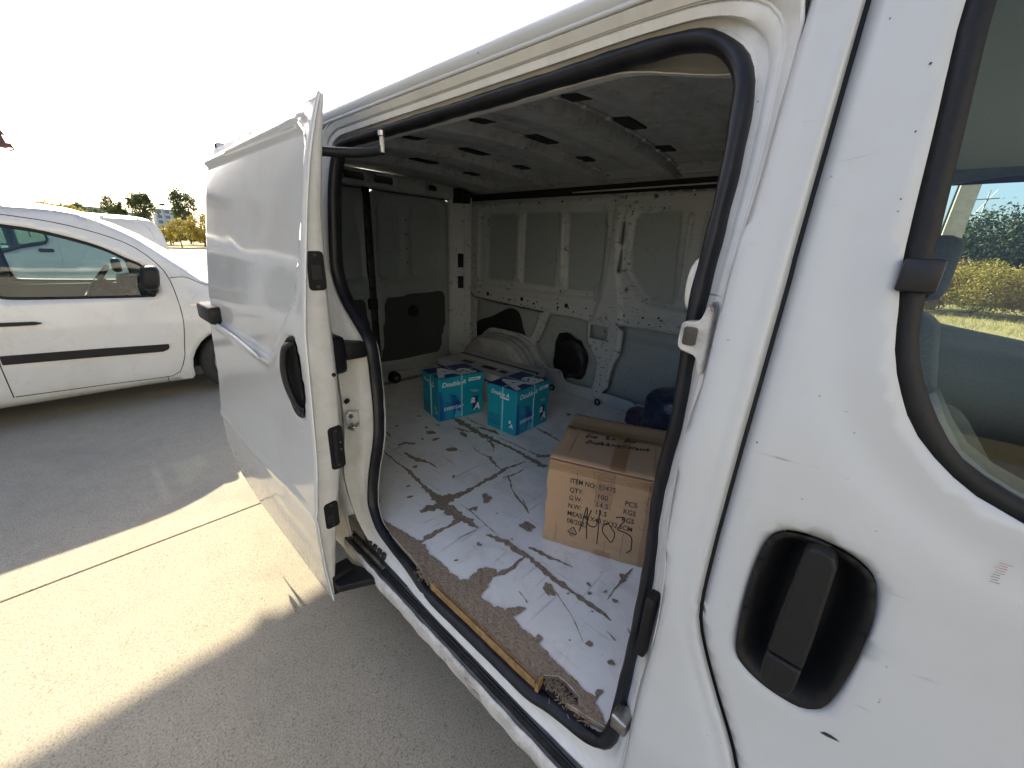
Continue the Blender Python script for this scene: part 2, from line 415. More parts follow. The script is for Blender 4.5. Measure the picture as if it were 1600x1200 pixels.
BEDGE = [(.213, .33), (.213, .616), (.211, .72), (.209, .818), (.212, .896), (.213, .948), (.206, 1.065), (.2, 1.096), (.192, 1.184), (.189, 1.313), (.196, 1.399), (.197, 1.464), (.195, 1.518), (.195, 1.559), (.201, 1.647), (.202, 1.717), (.2, 1.857), (.2, 1.925)]
GAP = [(.46, .33), (.455, .5), (.43, .68), (.374, .819), (.357, .855), (.326, .91), (.290, .985), (.273, 1.045), (.269, 1.159), (.269, 1.246), (.269, 1.382), (.268, 1.543), (.267, 1.572), (.266, 1.71), (.264, 1.835), (.262, 1.925)]
WOUT = [(.342, 1.81), (.351, 1.698), (.361, 1.578), (.372, 1.52), (.380, 1.48), (.395, 1.44), (.419, 1.398), (.458, 1.362), (.49, 1.346), (.56, 1.326), (.8, 1.285), (1.15, 1.235), (1.22, 1.25), (1.05, 1.6), (.93, 1.8), (.88, 1.865), (.80, 1.885), (.40, 1.885), (.352, 1.87)]
WIN = [(.364, 1.803), (.375, 1.676), (.384, 1.577), (.392, 1.51), (.402, 1.472), (.422, 1.431), (.449, 1.392), (.476, 1.372), (.52, 1.354), (.58, 1.34), (.8, 1.302), (1.13, 1.255), (1.17, 1.27), (1.02, 1.58), (.91, 1.78), (.865, 1.835), (.80, 1.857), (.41, 1.857), (.372, 1.845)]
BOWL = [(.335, 1.229), (.349, 1.238), (.376, 1.242), (.406, 1.238), (.427, 1.227), (.437, 1.208), (.444, 1.17), (.446, 1.122), (.443, 1.058), (.437, 1.019), (.427, 1.002), (.409, .991), (.371, .991), (.339, 1.005), (.328, 1.028), (.322, 1.089), (.321, 1.157), (.325, 1.207)]
def cr(loop, n, closed=True): return smooth_loop(np.asarray(loop, float), n, closed)
WOUT_, WIN_, BOWL_ = cr(WOUT, 110), cr(WIN, 110), cr(BOWL, 70)
GAP_ = cr(GAP, 70, False); BEDGE_ = cr(BEDGE, 70, False)

def side(far=False):
    def f(P, y): return np.c_[P[:, 0], (1.9-y) if far else y, P[:, 1]]
    return f

def front_door(far):
    S = side(far); tagn = 'front_door'
    edge = GAP_+np.array([.0012, 0])
    outer = edge.tolist()+[(1.0, 1.925), (1.36, 1.22), (1.40, 1.0), (1.40, .33)]
    win = BOWL_
    def fn(P):
        y = yb(P[:, 1]).copy()
        d = dist(P, edge, False); y += .012*(1-sstep(0, .005, d))
        dw = dist(P, WOUT_); y += -.0015*np.exp(-((dw-.004)/.014)**2)+.0035*np.exp(-((dw-.045)/.022)**2)
        db = dist(P, BOWL_); y += .004*(1-sstep(0, .008, db))
        return S(P, y)
    sk = panel(tagn, outer, fn, 'white', VAN, holes=[WOUT_, BOWL_], step=.014, edge=.007, thick=.012, flip=far)
    fr = panel('window_frame', WOUT_*1.0, lambda P: S(P, yb(P[:, 1])+.003), 'plastic', sk, holes=[WIN_], step=.02, edge=.012, thick=.03, flip=far)
    gl = panel('window_glass', WIN_, lambda P: S(P, yb(P[:, 1])+.022), 'glass', sk, step=.06, flip=far)
    def bowl(P):
        s_ = sdist(P, BOWL_); y = yb(P[:, 1])+.040*sstep(.002, .038, s_)-.004*np.exp(-((s_-.004)/.004)**2)
        y -= .022*sstep(1.07, .99, P[:, 1])*sstep(.0, .03, s_)*1
        return S(P, y)
    bo = panel('handle_recess', BOWL_, bowl, 'plastic', sk, step=.006, edge=.006, flip=far)
    # pull lever: tapered bar with rounded edges, and the lower cap
    up = [(.368, 1.236), (.380, 1.240), (.393, 1.237), (.398, 1.225), (.402, 1.113), (.4025, 1.066), (.3625, 1.066), (.362, 1.113), (.3635, 1.183), (.3645, 1.228)]
    lowc = [(.4025, 1.063), (.402, 1.03), (.399, 1.016), (.39, 1.009), (.374, 1.010), (.365, 1.018), (.3625, 1.035), (.3625, 1.063)]
    for nm, pl in (('door_handle', up), ('lock_cover', lowc)):
        b = MB(); sg = -1 if far else 1
        yy = lambda a, z, d: (a, (1.9-(float(yb(z))+d)) if far else float(yb(z))+d, z)
        b.prism(pl, yy, .022, -.020); o = b.build(nm, 'plastic', sk, True, angle=40); bevel(o, .004, 3)
        o.data.flip_normals() if not far else None
    # seal clip on the rear window post
    if not far:
        MB().box(.3625, .394, .061, .082, 1.541, 1.574, bev=.003).build('seal_clip', 'rubber', sk, True, angle=40)
        tri = MB(); t = []
        for P in (GAP_,):
            for x, z in P: t.append((x-.003, float(yb(z))+.024, z))
        tri.tube(t, .008, 6); tri.build('door_seal', 'black', sk, True)
    # inner trim panel below the window
    inn = [(.40, .5), (1.3, .5), (1.3, 1.22), (1.15, 1.24), (.8, 1.29), (.55, 1.325), (.45, 1.36), (.40, 1.42)]
    panel('inner_trim', inn, lambda P: S(P, yb(P[:, 1])+.07+.02*sstep(.1, .0, dist(P, inn))), 'greytrim', sk, step=.06, thick=.02, flip=not far)
    b = MB(); pts = cr([(.40, 1.44), (.45, 1.375), (.55, 1.338), (.8, 1.302), (1.15, 1.25)], 24, False)
    b.tube([((x), (1.9-.085) if far else .085, z-.012) for x, z in pts], .03, 8); b.build('belt_ledge', 'greytrim', sk, True)
    return sk
front_door(False); front_door(True)

def pillars():
    for far in (False, True):
        S = side(far)
        left = BEDGE_; right = GAP_-np.array([.0035, 0])
        outer = right.tolist()+left[::-1].tolist()
        def fn(P):
            y = yb(P[:, 1]).copy(); d = dist(P, left, False)
            y += .020*(1-sstep(0, .006, d))+.0035*(1-sstep(.009, .016, d))
            dg = dist(P, right, False); y += .010*(1-sstep(0, .005, dg))+.003*np.exp(-((dg-.02)/.01)**2)
            return S(P, y)
        panel('door_pillar', outer, fn, 'white', VAN, step=.009, edge=.009, thick=.01, flip=far)
pillars()

# aperture: seal loop S (first three numbers) and outer edge O (last three)
AP = [(-.96, .179, 1.866, -.97, .133, 1.919), (-.52, .179, 1.867, -.52, .133, 1.919), (-.11, .18, 1.870, -.11, .133, 1.919), (.0, .18, 1.870, .01, .134, 1.918),
      (.072, .179, 1.863, .10, .136, 1.914), (.118, .173, 1.836, .168, .138, 1.898), (.143, .165, 1.80, .196, .138, 1.855), (.150, .158, 1.76, .199, .133, 1.79),
      (.155, .147, 1.69, .200, .122, 1.70), (.155, .137, 1.60, .197, .105, 1.60), (.152, .131, 1.50, .194, .087, 1.50), (.154, .130, 1.40, .195, .072, 1.40), (.156, .133, 1.30, .187, .062, 1.30),
      (.149, .137, 1.21, .190, .058, 1.21), (.149, .138, 1.11, .197, .055, 1.11), (.160, .128, .99, .208, .050, .99), (.167, .104, .86, .210, .042, .86), (.171, .080, .73, .209, .026, .73), (.173, .062, .64, .210, .022, .62),
      (.168, .050, .585, .205, .022, .53), (.150, .046, .560, .165, .020, .482), (.107, .040, .552, .11, .020, .472), (.03, .034, .548, .03, .020, .47), (-.03, .022, .547, -.03, .018, .47), (-.15, .021, .547, -.15, .018, .47), (-.29, .020, .547, -.29, .018, .47), (-.43, .020, .547, -.43, .018, .47),
      (-.57, .038, .552, -.60, .024, .47), (-.70, .048, .560, -.75, .028, .475), (-.782, .050, .593, -.86, .026, .51), (-.835, .064, .65, -.93, .02, .60), (-.853, .084, .75, -.955, .012, .74), (-.846, .110, .89, -.96, .03, .89), (-.858, .125, .975, -.97, .038, .98), (-.886, .139, 1.086, -.985, .042, 1.09),
      (-.90, .137, 1.23, -1.0, .046, 1.24), (-.965, .134, 1.30, -1.04, .05, 1.32), (-1.03, .131, 1.36, -1.09, .055, 1.39), (-1.075, .130, 1.43, -1.125, .064, 1.45), (-1.09, .131, 1.51, -1.14, .078, 1.52), (-1.092, .146, 1.69, -1.145, .105, 1.70), (-1.094, .163, 1.79, -1.145, .124, 1.81), (-1.08, .175, 1.845, -1.125, .134, 1.885), (-1.04, .179, 1.864, -1.06, .134, 1.914)]
AP = [(a, b, c, d+(.006 if d > .15 and c < 1.82 else 0), e, f) for a, b, c, d, e, f in AP]
APL = smooth_loop(AP, 300)
def aperture():
    S, O = APL[:, :3], APL[:, 3:]; n = len(S)
    T = np.roll(S, -1, 0)-np.roll(S, 1, 0); T /= np.linalg.norm(T, axis=1)[:, None]
    E = O-S; Nn = np.cross(T, E); Nn /= np.linalg.norm(Nn, axis=1)[:, None]
    ref = np.array([-.35, -.6, 1.2]); sg = np.sign(((ref-S)*Nn).sum(1)); Nn *= sg[:, None]
    wt = sstep(1.80, 1.86, S[:, 2]); ws = sstep(.66, .60, S[:, 2])
    f = [-.12, -.06, 0, .06, .15, .19, .36, .40, .44, .58, .62, .65, .68, .71, .92, .96, 1.0]
    ht = [-.01, 0, 0, .0035, .002, -.0045, -.006, .001, .003, .0015, -.0015, .001, -.0015, .0015, .002, -.006, 0]
    hs = [-.006, 0, 0, .003, .002, -.003, -.006, -.006, -.005, -.005, -.0055, -.005, -.0055, -.005, -.002, .001, 0]
    rings = []
    for i, a in enumerate(f):
        h = (ht[i]*wt+hs[i]*(1-wt))*(1.25+.6*wt)
        rings.append(S+E*a+Nn*h[:, None])
    # outer return lip
    G = np.stack(rings, 1); G = np.concatenate([G, G[:1]], 0)
    mb = MB().grid(G); o = mb.build('door_aperture', 'jamb', VAN, True, angle=38)
    bm = bmesh.new(); bm.from_mesh(o.data); bmesh.ops.remove_doubles(bm, verts=bm.verts, dist=1e-5); bmesh.ops.recalc_face_normals(bm, faces=bm.faces); bm.to_mesh(o.data); bm.free()
    solid(o, .004, 0)
    # rubber weather strip: oval section following the loop
    C = S; up = np.array([0, 1., 0]); V = []; F = []; m = 12
    side_ = np.cross(T, up); side_ /= np.linalg.norm(side_, axis=1)[:, None]
    wob = 1+.06*np.sin(np.arange(n)*.37)+.05*np.sin(np.arange(n)*1.3)
    tear = np.exp(-((S[:, 0]-.13)/.03)**2)*sstep(.60, .56, S[:, 2])+np.exp(-((S[:, 0]+.44)/.03)**2)*sstep(.60, .56, S[:, 2])
    for i in range(n):
        for j in range(m):
            q = 2*math.pi*j/m; w = .0130*wob[i]*(1+.25*ws[i]); dph = .024*(1-.25*ws[i])
            rr = 1-.35*tear[i]*max(0, math.cos(q*3+i))
            V.append(C[i]+side_[i]*math.cos(q)*w*rr+up*(math.sin(q)*dph*rr-.004))
    for i in range(n):
        for j in range(m): F.append((i*m+j, i*m+(j+1) % m, ((i+1) % n)*m+(j+1) % m, ((i+1) % n)*m+j))
    o = mesh('weather_strip', V, F, 'rubber', VAN); 
    bm = bmesh.new(); bm.from_mesh(o.data); bmesh.ops.recalc_face_normals(bm, faces=bm.faces); bm.to_mesh(o.data); bm.free()
    # clinch flange the rubber sits on
aperture()

def extrude_x(prof, xs, name, mat, jit=0., smooth=True, angle=35, **k):
    P = np.array(prof); G = []
    for x in xs:
        q = np.c_[np.full(len(P), x), P]
        if jit: q[:, 1:] += np.array([math.sin(x*31)*.4+math.sin(x*77+1)*.6, math.sin(x*23+2)*.6+math.sin(x*59)*.4])*jit
        G.append(q)
    o = MB().grid(np.array(G)).build(name, mat, VAN, smooth, angle=angle)
    return o

def roof_and_sill():
    xs = np.linspace(-2.22, 1.02, 60)
    half = [(.146, 1.915), (.133, 1.919), (.127, 1.924), (.123, 1.931), (.122, 1.938), (.126, 1.944), (.136, 1.947), (.150, 1.952), (.2, 1.974), (.35, 2.015), (.6, 2.036), (.95, 2.045)]
    prof = half+[(1.9-(y if y > .3 else .45*y+.165*max(0, (y-.15))/.15), z) for y, z in half[::-1][1:]]
    G = []
    for x in xs:
        drop = .05*sstep(.45, 1.02, x); dn = .07*sstep(-1.3, -2.4, x)
        G.append(np.array([(x, y, z-drop-dn*sstep(.7, .3, y)) for y, z in prof]))
    o = MB().grid(np.array(G)).build('roof', 'white', VAN, True); o.data.flip_normals() if False else None
    solid(o, .006, 1)
    # drip rail: bright lip under the roof edge
    for y in (.1315, 1.7685): MB().tube([(x, y, 1.918) for x in np.linspace(-1.25, .96, 30)], .0042, 8).build('drip_rail', 'white', VAN, True)
    # outer sill with the door track
    pr = [(.022, .475), (.024, .462), (.016, .456), (.0, .454), (-.006, .456), (-.010, .462), (-.016, .460), (-.021, .448), (-.022, .43), (-.018, .40), (-.006, .374), (.004, .368), (.012, .352), (.05, .33), (.12, .325)]
    o = extrude_x(pr[6:], np.linspace(-.95, .215, 70), 'outer_sill', 'sill', jit=.0022); solid(o, .004, 0)
    o = extrude_x(pr[:7], np.linspace(-.95, .20, 40), 'door_track', 'dark_metal'); solid(o, .004, 0)
    MB().tube([(x, .010, .460) for x in np.linspace(-.72, .17, 20)], .0045, 6).build('track_rail', 'rubber', VAN, True)
    MB().box(-.93, -.70, .004, .018, .457, .468, bev=.002).build('track_rail_end', 'metal', VAN)
    b = MB()
    for k in range(5): b.box(-.86+.03*k, -.84+.03*k, .022, .036, .475, .50, bev=.003)
    b.build('track_stop', 'dark_metal', VAN)
    # far side: plain sill; front sill under the passenger door
    for far in (False, True):
        q = lambda y: 1.9-y if far else y
        MB().add([(x, q(y), z) for x in (.21, 1.36) for y, z in ((.012, .345), (-.004, .37), (.0, .42), (.06, .43))], [(0, 1, 5, 4), (1, 2, 6, 5), (2, 3, 7, 6)]).build('front_sill', 'white', VAN)
roof_and_sill()

def rear_quarter():
    arch = [(-1.72+.40*math.cos(a), .30+.40*math.sin(a)) for a in np.linspace(0, math.pi, 25)]
    # rear edge of the door opening = outer loop of the aperture, rear side
    O = APL[:, 3:]; k = (O[:, 0] < -.90) & (O[:, 2] > .56) & (O[:, 2] < 1.90)
    e = O[k][:, [0, 2]]; e = e[np.argsort(e[:, 1])]
    outl = [(-2.42, .33)]+arch[::-1]+[(-.93, .33), (-.95, .56)]+e.tolist()+[(-1.1, 1.925), (-2.42, 1.925)]
    def fn(P):
        y = yb(P[:, 1]); y = y+.03*sstep(-2.32, -2.42, P[:, 0])
        d = dist(P, e, False); y = y+.02*(1-sstep(0, .015, d))
        y = y+.012*np.exp(-((P[:, 1]-1.19)/.012)**2)*sstep(-1.05, -1.1, P[:, 0])
        return side(False)(P, y)
    panel('quarter_panel', outl, fn, 'white', VAN, step=.03, edge=.02, thick=.006)
    farout = [(-2.42, .33)]+arch[::-1]+[(.21, .33), (.20, 1.925), (-2.42, 1.925)]
    def fn2(P):
        y = np.minimum(yb(P[:, 1]), .065)+.03*sstep(-2.32, -2.42, P[:, 0]); return side(True)(P, y)
    panel('side_panel', farout, fn2, 'white', VAN, step=.06, edge=.03, thick=.006, flip=True)
    MB().box(-2.2, -1.1, -.002, .03, 1.18, 1.20).build('track_slot', 'black', VAN)
    # rear doors (outside) and bumper
    for y0, y1 in ((.05, .946), (.954, 1.85)):
        tp = .17 if y0 < .5 else 1.78
        ol = [(y0, .42), (y1, .42), (y1, 1.1), (y1 if y0 < .5 else tp, 1.89), (tp if y0 < .5 else y0, 1.89), (y0, 1.1)]
        o = panel('rear_door', ol, lambda P: np.c_[-2.46+.03*((P[:, 0]-.95)/.9)**2+.03*sstep(1.2, 1.95, P[:, 1]), P[:, 0], P[:, 1]], 'white', VAN, step=.09, thick=.02, flip=True)
    MB().box(-2.50, -2.36, .02, 1.88, .30, .52, bev=.03).build('rear_bumper', 'plastic', VAN, True, angle=40)
    for y in (.06, 1.84): MB().box(-2.435, -2.36, y-.05, y+.05, .8, 1.25, bev=.012).build('tail_lamp', plain('tail_lamp_red', (.35, .01, .01), .2), VAN, True, angle=40)
    # underbody
    MB().box(-2.38, 1.9, .10, 1.80, .30, .40).build('underbody', 'black', VAN)
    # wheels
    for x in (-1.72, 1.38):
        for y0, s in ((.03, 1), (1.87, -1)): wheel(VAN, (x, y0, .325), s, .325)
    # nose
    nose = [(1.36, 1.22), (1.75, 1.08), (2.05, .92), (2.16, .72), (2.18, .45), (2.12, .28)]
    G = []
    for x, z in cr(nose, 22, False):
        t = sstep(1.36, 2.2, x); w = 1.0-.10*t*t
        G.append([(x-.10*abs(u)**3*t, .95+u*.93*w, z-.03*abs(u)**3) for u in np.linspace(-1, 1, 17)])
    MB().grid(np.array(G)).build('nose', 'white', VAN, True)
    ws = [(1.0, 1.93), (1.2, 1.60), (1.38, 1.215)]
    G = [[(x+.10*(1-u*u), .95+u*(.72+.14*(1.93-z)/.7), z) for u in np.linspace(-1, 1, 13)] for x, z in cr(ws, 10, False)]
    MB().grid(np.array(G)).build('windscreen', 'glass', VAN, True)
    for far in (False, True):
        arch = [(1.38+.39*math.cos(a), .32+.39*math.sin(a)) for a in np.linspace(0, math.pi, 19)]
        outl = [(1.405, .33), (1.405, 1.0), (1.40, 1.19), (1.75, 1.07), (2.03, .91), (2.12, .7), (2.12, .33)]
        hole = [(.99+.0, .2)]
        outl = [(1.405, .71), (1.405, 1.19), (1.75, 1.07), (2.03, .91), (2.12, .7), (2.12, .33)]+[q for q in arch if q[0] > 1.405]
        panel('fender', outl, lambda P: side(far)(P, yb(P[:, 1])+.12*sstep(1.6, 2.15, P[:, 0])**2), 'white', VAN, step=.05, thick=.006, flip=far)
        yy = 1.72 if far else .18
        MB().box(1.93, 2.08, yy-.10, yy+.10, .74, .92, bev=.03).build('headlamp', 'lamp_glass', VAN, True, angle=50)

def wheel(parent, c, s, r, w=.20, rimmat='rim', tyre_name='wheel'):
    """wheel whose outer face looks towards -s along the axle (axle = Y)"""
    def lathe(prof, mat, name, par):
        n = 36; V = []; F = []
        for i in range(n):
            a = 2*math.pi*i/n
            for d, rr in prof: V.append((c[0]+rr*math.cos(a), c[1]+s*d, c[2]+rr*math.sin(a)))
        m = len(prof)
        for i in range(n):
            for j in range(m-1): F.append((i*m+j, i*m+j+1, ((i+1) % n)*m+j+1, ((i+1) % n)*m+j))
        o = mesh(name, V, F, mat, par, True, angle=50)
        bm = bmesh.new(); bm.from_mesh(o.data); bmesh.ops.recalc_face_normals(bm, faces=bm.faces); bm.to_mesh(o.data); bm.free(); return o
    t = lathe([(.03, r*.64), (.0, r*.72), (.005, r*.88), (.025, r*.97), (.04, r), (w-.04, r), (w-.02, r*.96), (w, r*.7), (w-.02, r*.6)], 'tyre', 'wheel', parent)
    lathe([(.03, r*.655), (.012, r*.63), (.03, r*.56), (.06, r*.50), (.045, r*.34), (.03, r*.22), (.03, .001)], rimmat, 'rim', t)
    return t
rear_quarter()

# ------------------------------------------------------------------ sliding door (part of the van)
def sliding_door():
    D = -.155
    top = [(-.80, 1.918), (-.95, 1.906), (-1.27, 1.888), (-1.65, 1.878), (-1.985, 1.874)]
    outl = [(-.80, .345), (-.80, 1.0)]+top+[(-1.98, 1.6), (-1.985, 1.2), (-1.985, .62), (-1.96, .50), (-1.90, .43), (-1.80, .385), (-1.57, .348), (-1.13, .325)]
    REC = [(-2.2, 1.858), (-.93, 1.861), (-.864, 1.842), (-.833, 1.805), (-.822, 1.675), (-.836, 1.53), (-.868, 1.412), (-.944, 1.333), (-1.077, 1.213), (-1.13, 1.176), (-1.2, 1.163), (-2.2, 1.192)]
    REC_ = cr(resample(REC, .12), 200)
    HB = cr([(-.943, 1.275), (-.905, 1.288), (-.877, 1.28), (-.855, 1.20), (-.848, 1.12), (-.858, 1.055), (-.885, 1.035), (-.935, 1.040), (-.975, 1.085), (-.992, 1.16), (-.982, 1.235)], 60)
    def sy(P):
        x, z = P[:, 0], P[:, 1]; y = yb(z)+D
        s = sdist(P, REC_); y = y+.015*sstep(0, .014, s)-.006*np.exp(-((s+.008)/.007)**2)
        y = y-.006*np.exp(-((z-.705-.012*np.sin(x*5))/.012)**2)            # pressed swage line
        y = y+.005*np.exp(-(((x+1.35)/.16)**2+((z-1.62)/.09)**2))+.003*np.exp(-(((x+1.62)/.10)**2+((z-1.5)/.14)**2))-.004*np.exp(-(((x+1.1)/.07)**2+((z-.58)/.05)**2))
        y = y+.007*np.exp(-(((x+1.05)/.22)**2+((z-.55)/.04)**2))            # dents
        y = y+.006*sstep(.36, .31, z)+.012*(1-sstep(0, .02, x+1.985))
        return y
    sk = panel('sliding_door', outl, lambda P: side()(P, sy(P)+.004*(1-sstep(0, .007, dist(P, HB)))), 'door_white', VAN, holes=[HB], step=.014, edge=.012, thick=.003)
    # door edge, facing the opening
    zs = np.linspace(.35, 1.914, 90)
    YI = np.interp(zs, [.35, .42, .63, .93, 1.15, 1.4, 1.64, 1.83, 1.92], [-.128, -.122, -.093, -.044, -.034, -.035, -.026, -.001, .012])
    ys = sy(np.c_[np.full(len(zs), -.80), zs])
    G = []
    for z, a, b in zip(zs, ys, YI):
        b = max(b, a+.012); w = b-a
        dx = .004*math.exp(-((z-1.25)/.03)**2)
        G.append([(-.799, a+.001, z), (-.796, a+.003, z), (-.800, a+.006, z), (-.803+dx, a+.012*min(1, w/.03), z), (-.803+dx, a+w*.5, z), (-.806, a+w*.85, z), (-.812, b-.001, z), (-.84, b+.002, z), (-1.0, b, z), (-1.92, b, z)])
    o = MB().grid(np.array(G)).build('door_edge', 'jamb', sk, True, angle=60); solid(o, .003, 0)
    # top flange
    # black latch plates on that edge
    def plate(y0, y1, z0, z1, name, det):
        b = MB(); f = lambda a, c_, d: (-.803+d, a, c_)
        b.prism(rrect(y0, y1, z0, z1, .012), f, -.006, .004); pl = b.build(name, 'plastic', sk, True, angle=40); bevel(pl, .0015, 2)
        b = MB()
        ym, zm = (y0+y1)/2, (z0+z1)/2; h = z1-z0; w = y1-y0
        if det == 0: b.box(-.800, -.796, ym-w*.28, ym+w*.28, zm-h*.22, zm+h*.16, bev=.001)
        elif det == 1: b.box(-.800, -.7965, ym-w*.18, ym+w*.02, zm-h*.38, zm+h*.38, bev=.001)
        else: b.box(-.800, -.797, ym-w*.3, ym+w*.1, zm-h*.3, zm+h*.05, bev=.001)
        b.build('latch', 'black', pl)
        for dz in (-.4, .4):
            MB().tube([(-.801, ym, zm+dz*h), (-.797, ym, zm+dz*h)], .0045, 10).build('screw', 'dark_metal', pl, True, angle=40)
        if det == 1:
            for dz in (-.05, .12): MB().tube([(-.801, ym+w*.25, zm+dz*h), (-.7965, ym+w*.25, zm+dz*h)], .003, 8).build('rivet', 'metal', pl, True, angle=40)
    plate(-.086, -.038, 1.432, 1.537, 'latch_plate', 0)
    plate(-.086, -.040, .862, 1.012, 'contact_plate', 1)
    plate(-.128, -.082, .652, .75, 'latch_plate', 2)
    MB().tube([(-.806, -.046, 1.18), (-.7995, -.046, 1.18)], .006, 12).build('edge_hole', 'void', sk, True, angle=40)
    # outer handle
    def hb(P):
        s = sdist(P, HB); return side()(P, sy(P)+.028*sstep(.002, .03, s)-.004*np.exp(-((s-.004)/.004)**2))
    h = panel('handle_recess', HB, hb, 'plastic', sk, step=.008, edge=.008)
    path = cr([(-.925, -.095, 1.268), (-.945, -.122, 1.25), (-.957, -.132, 1.20), (-.955, -.134, 1.15), (-.940, -.130, 1.10), (-.915, -.122, 1.062), (-.90, -.100, 1.05)], 30, False)
    V = []; F = []; n = len(path); m = 10
    T = np.gradient(path, axis=0); T /= np.linalg.norm(T, axis=1)[:, None]
    for i in range(n):
        a = np.array([1., 0, 0]); a -= T[i]*(a@T[i]); a /= np.linalg.norm(a); b_ = np.cross(T[i], a)
        for j in range(m):
            q = 2*math.pi*j/m; V.append(path[i]+a*.016*math.copysign(abs(math.cos(q))**.6, math.cos(q))+b_*.009*math.copysign(abs(math.sin(q))**.6, math.sin(q)))
    for i in range(n-1):
        for j in range(m): F.append((i*m+j, i*m+(j+1) % m, (i+1)*m+(j+1) % m, (i+1)*m+j))
    F += [tuple(range(m))[::-1], tuple((n-1)*m+j for j in range(m))]
    mesh('grip', V, F, 'plastic', h)
    # roller cover at the rear edge
    b = MB(); b.box(-2.03, -1.79, -.150, -.085, 1.185, 1.262, bev=.014); b.build('roller_cover', 'plastic', sk, True, angle=50)
    # bright waist moulding in the crease
    pts = cr([(-1.79, 1.187), (-1.5, 1.178), (-1.28, 1.168), (-1.19, 1.161)], 24, False)
    yy = sy(pts)
    MB().tube([(a, y-.012, c_) for (a, c_), y in zip(pts, yy)], [.0065]*20+[.006, .005, .004, .002], 8).build('waist_moulding', 'white', sk, True)
    # hinge arms
    b = MB(); pl = [(-.860, -.055), (-.835, -.100), (-.795, -.129), (-.765, -.126), (-.705, -.020), (-.675, .006), (-.690, .024), (-.715, .022), (-.745, -.008)]
    b.prism(pl, lambda a, c_, d: (a, c_, .425+d+.05*(c_+.05)), -.016, .010); arm = b.build('lower_arm', 'plastic', sk, True, angle=40); bevel(arm, .004, 2)
    MB().tube([(-.70, .004, .42), (-.70, .004, .455)], .016, 14).build('roller', 'dark_metal', arm, True, angle=40)
    MB().tube([(-.722, -.010, .432), (-.722, -.010, .4395)], .0075, 12).build('pivot', 'metal', arm, True, angle=40)
    MB().box(-.86, -.80, -.132, -.05, .37, .45, bev=.004).build('arm_bracket', 'plastic', arm, True, angle=40)
    P = cr([(-.86, -.01, 1.792), (-.84, .04, 1.795), (-.80, .085, 1.797), (-.76, .108, 1.800), (-.725, .118, 1.802)], 20, False)
    ua = MB().tube(P, .0125, 8).build('upper_arm', 'plastic', sk, True)
    MB().tube([(-.725, .118, 1.795), (-.725, .118, 1.832)], .006, 10).build('pin', 'sill', ua, True, angle=40)
    MB().tube([(-.725, .118, 1.834), (-.725, .118, 1.846)], .009, 12).build('roller', 'metal', ua, True, angle=40)
    cb = MB().box(-1.00, -.905, .045, .118, 1.185, 1.240, bev=.006).build('middle_arm', 'plastic', sk, True, angle=40)
    MB().box(-1.0, -.91, .040, .050, 1.200, 1.226, bev=.003).build('arm_groove', 'black', cb)
    MB().box(-1.02, -.90, -.03, .05, 1.14, 1.27, bev=.02).build('arm_boot', 'rubber', cb, True, angle=50)
sliding_door()

# ------------------------------------------------------------------ jamb hardware
def scratches():
    # scrapes and chips in the front door's paint
    fd = [o for o in VAN.children if o.name.startswith('front_door')][0]
    def mark(poly, name, m):
        MB().add([(x, float(yb(z))-.0006, z) for x, z in poly], [tuple(range(len(poly)))]).build(name, m, fd)
    mark([(.442, .974), (.446, .9795), (.452, .981), (.458, .9805), (.462, .979), (.455, .9765), (.449, .9745)], 'paint_gouge', 'dark_metal')
    red = plain('red_transfer', (.30, .07, .05), .6)
    r = np.random.default_rng(4)
    for k in range(9):
        x0, z0 = .503+r.uniform(0, .003), 1.272+k*.0028; L = r.uniform(.004, .009); mark([(x0, z0), (x0+L, z0+.0008), (x0+L, z0+.0014), (x0, z0+.0004)], 'paint_scrape', red if k > 3 else 'dark_metal')
    pale = plain('scuffed_paint', (.30, .30, .29), .6, bump=0)
    for (a, b), (c, d) in (((.440, 1.213), (.466, 1.215)), ((.454, 1.045), (.478, 1.050)), ((.485, 1.126), (.514, 1.134)), ((.276, 1.672), (.318, 1.680))):
        mark([(a, b), ((a+c)/2, (b+d)/2-.0004), (c, d), ((a+c)/2, (b+d)/2+.0001)], 'paint_scratch', pale)
    for x, z, q in ((.366, 1.524, .0022), (.3705, 1.503, .001), (.387, 1.437, .001), (.3895, 1.436, .0008), (.398, 1.414, .0013), (.332, 1.758, .0014), (.338, 1.696, .0012), (.344, 1.632, .001), (.345, 1.62, .0008), (.288, 1.81, .001), (.284, 1.34, .0012), (.278, 1.15, .001)):
        mark([(x-q, z-q*.6), (x+q*.5, z-q), (x+q, z+q*.4), (x-q*.3, z+q)], 'paint_chip', 'dark_metal')
scratches()

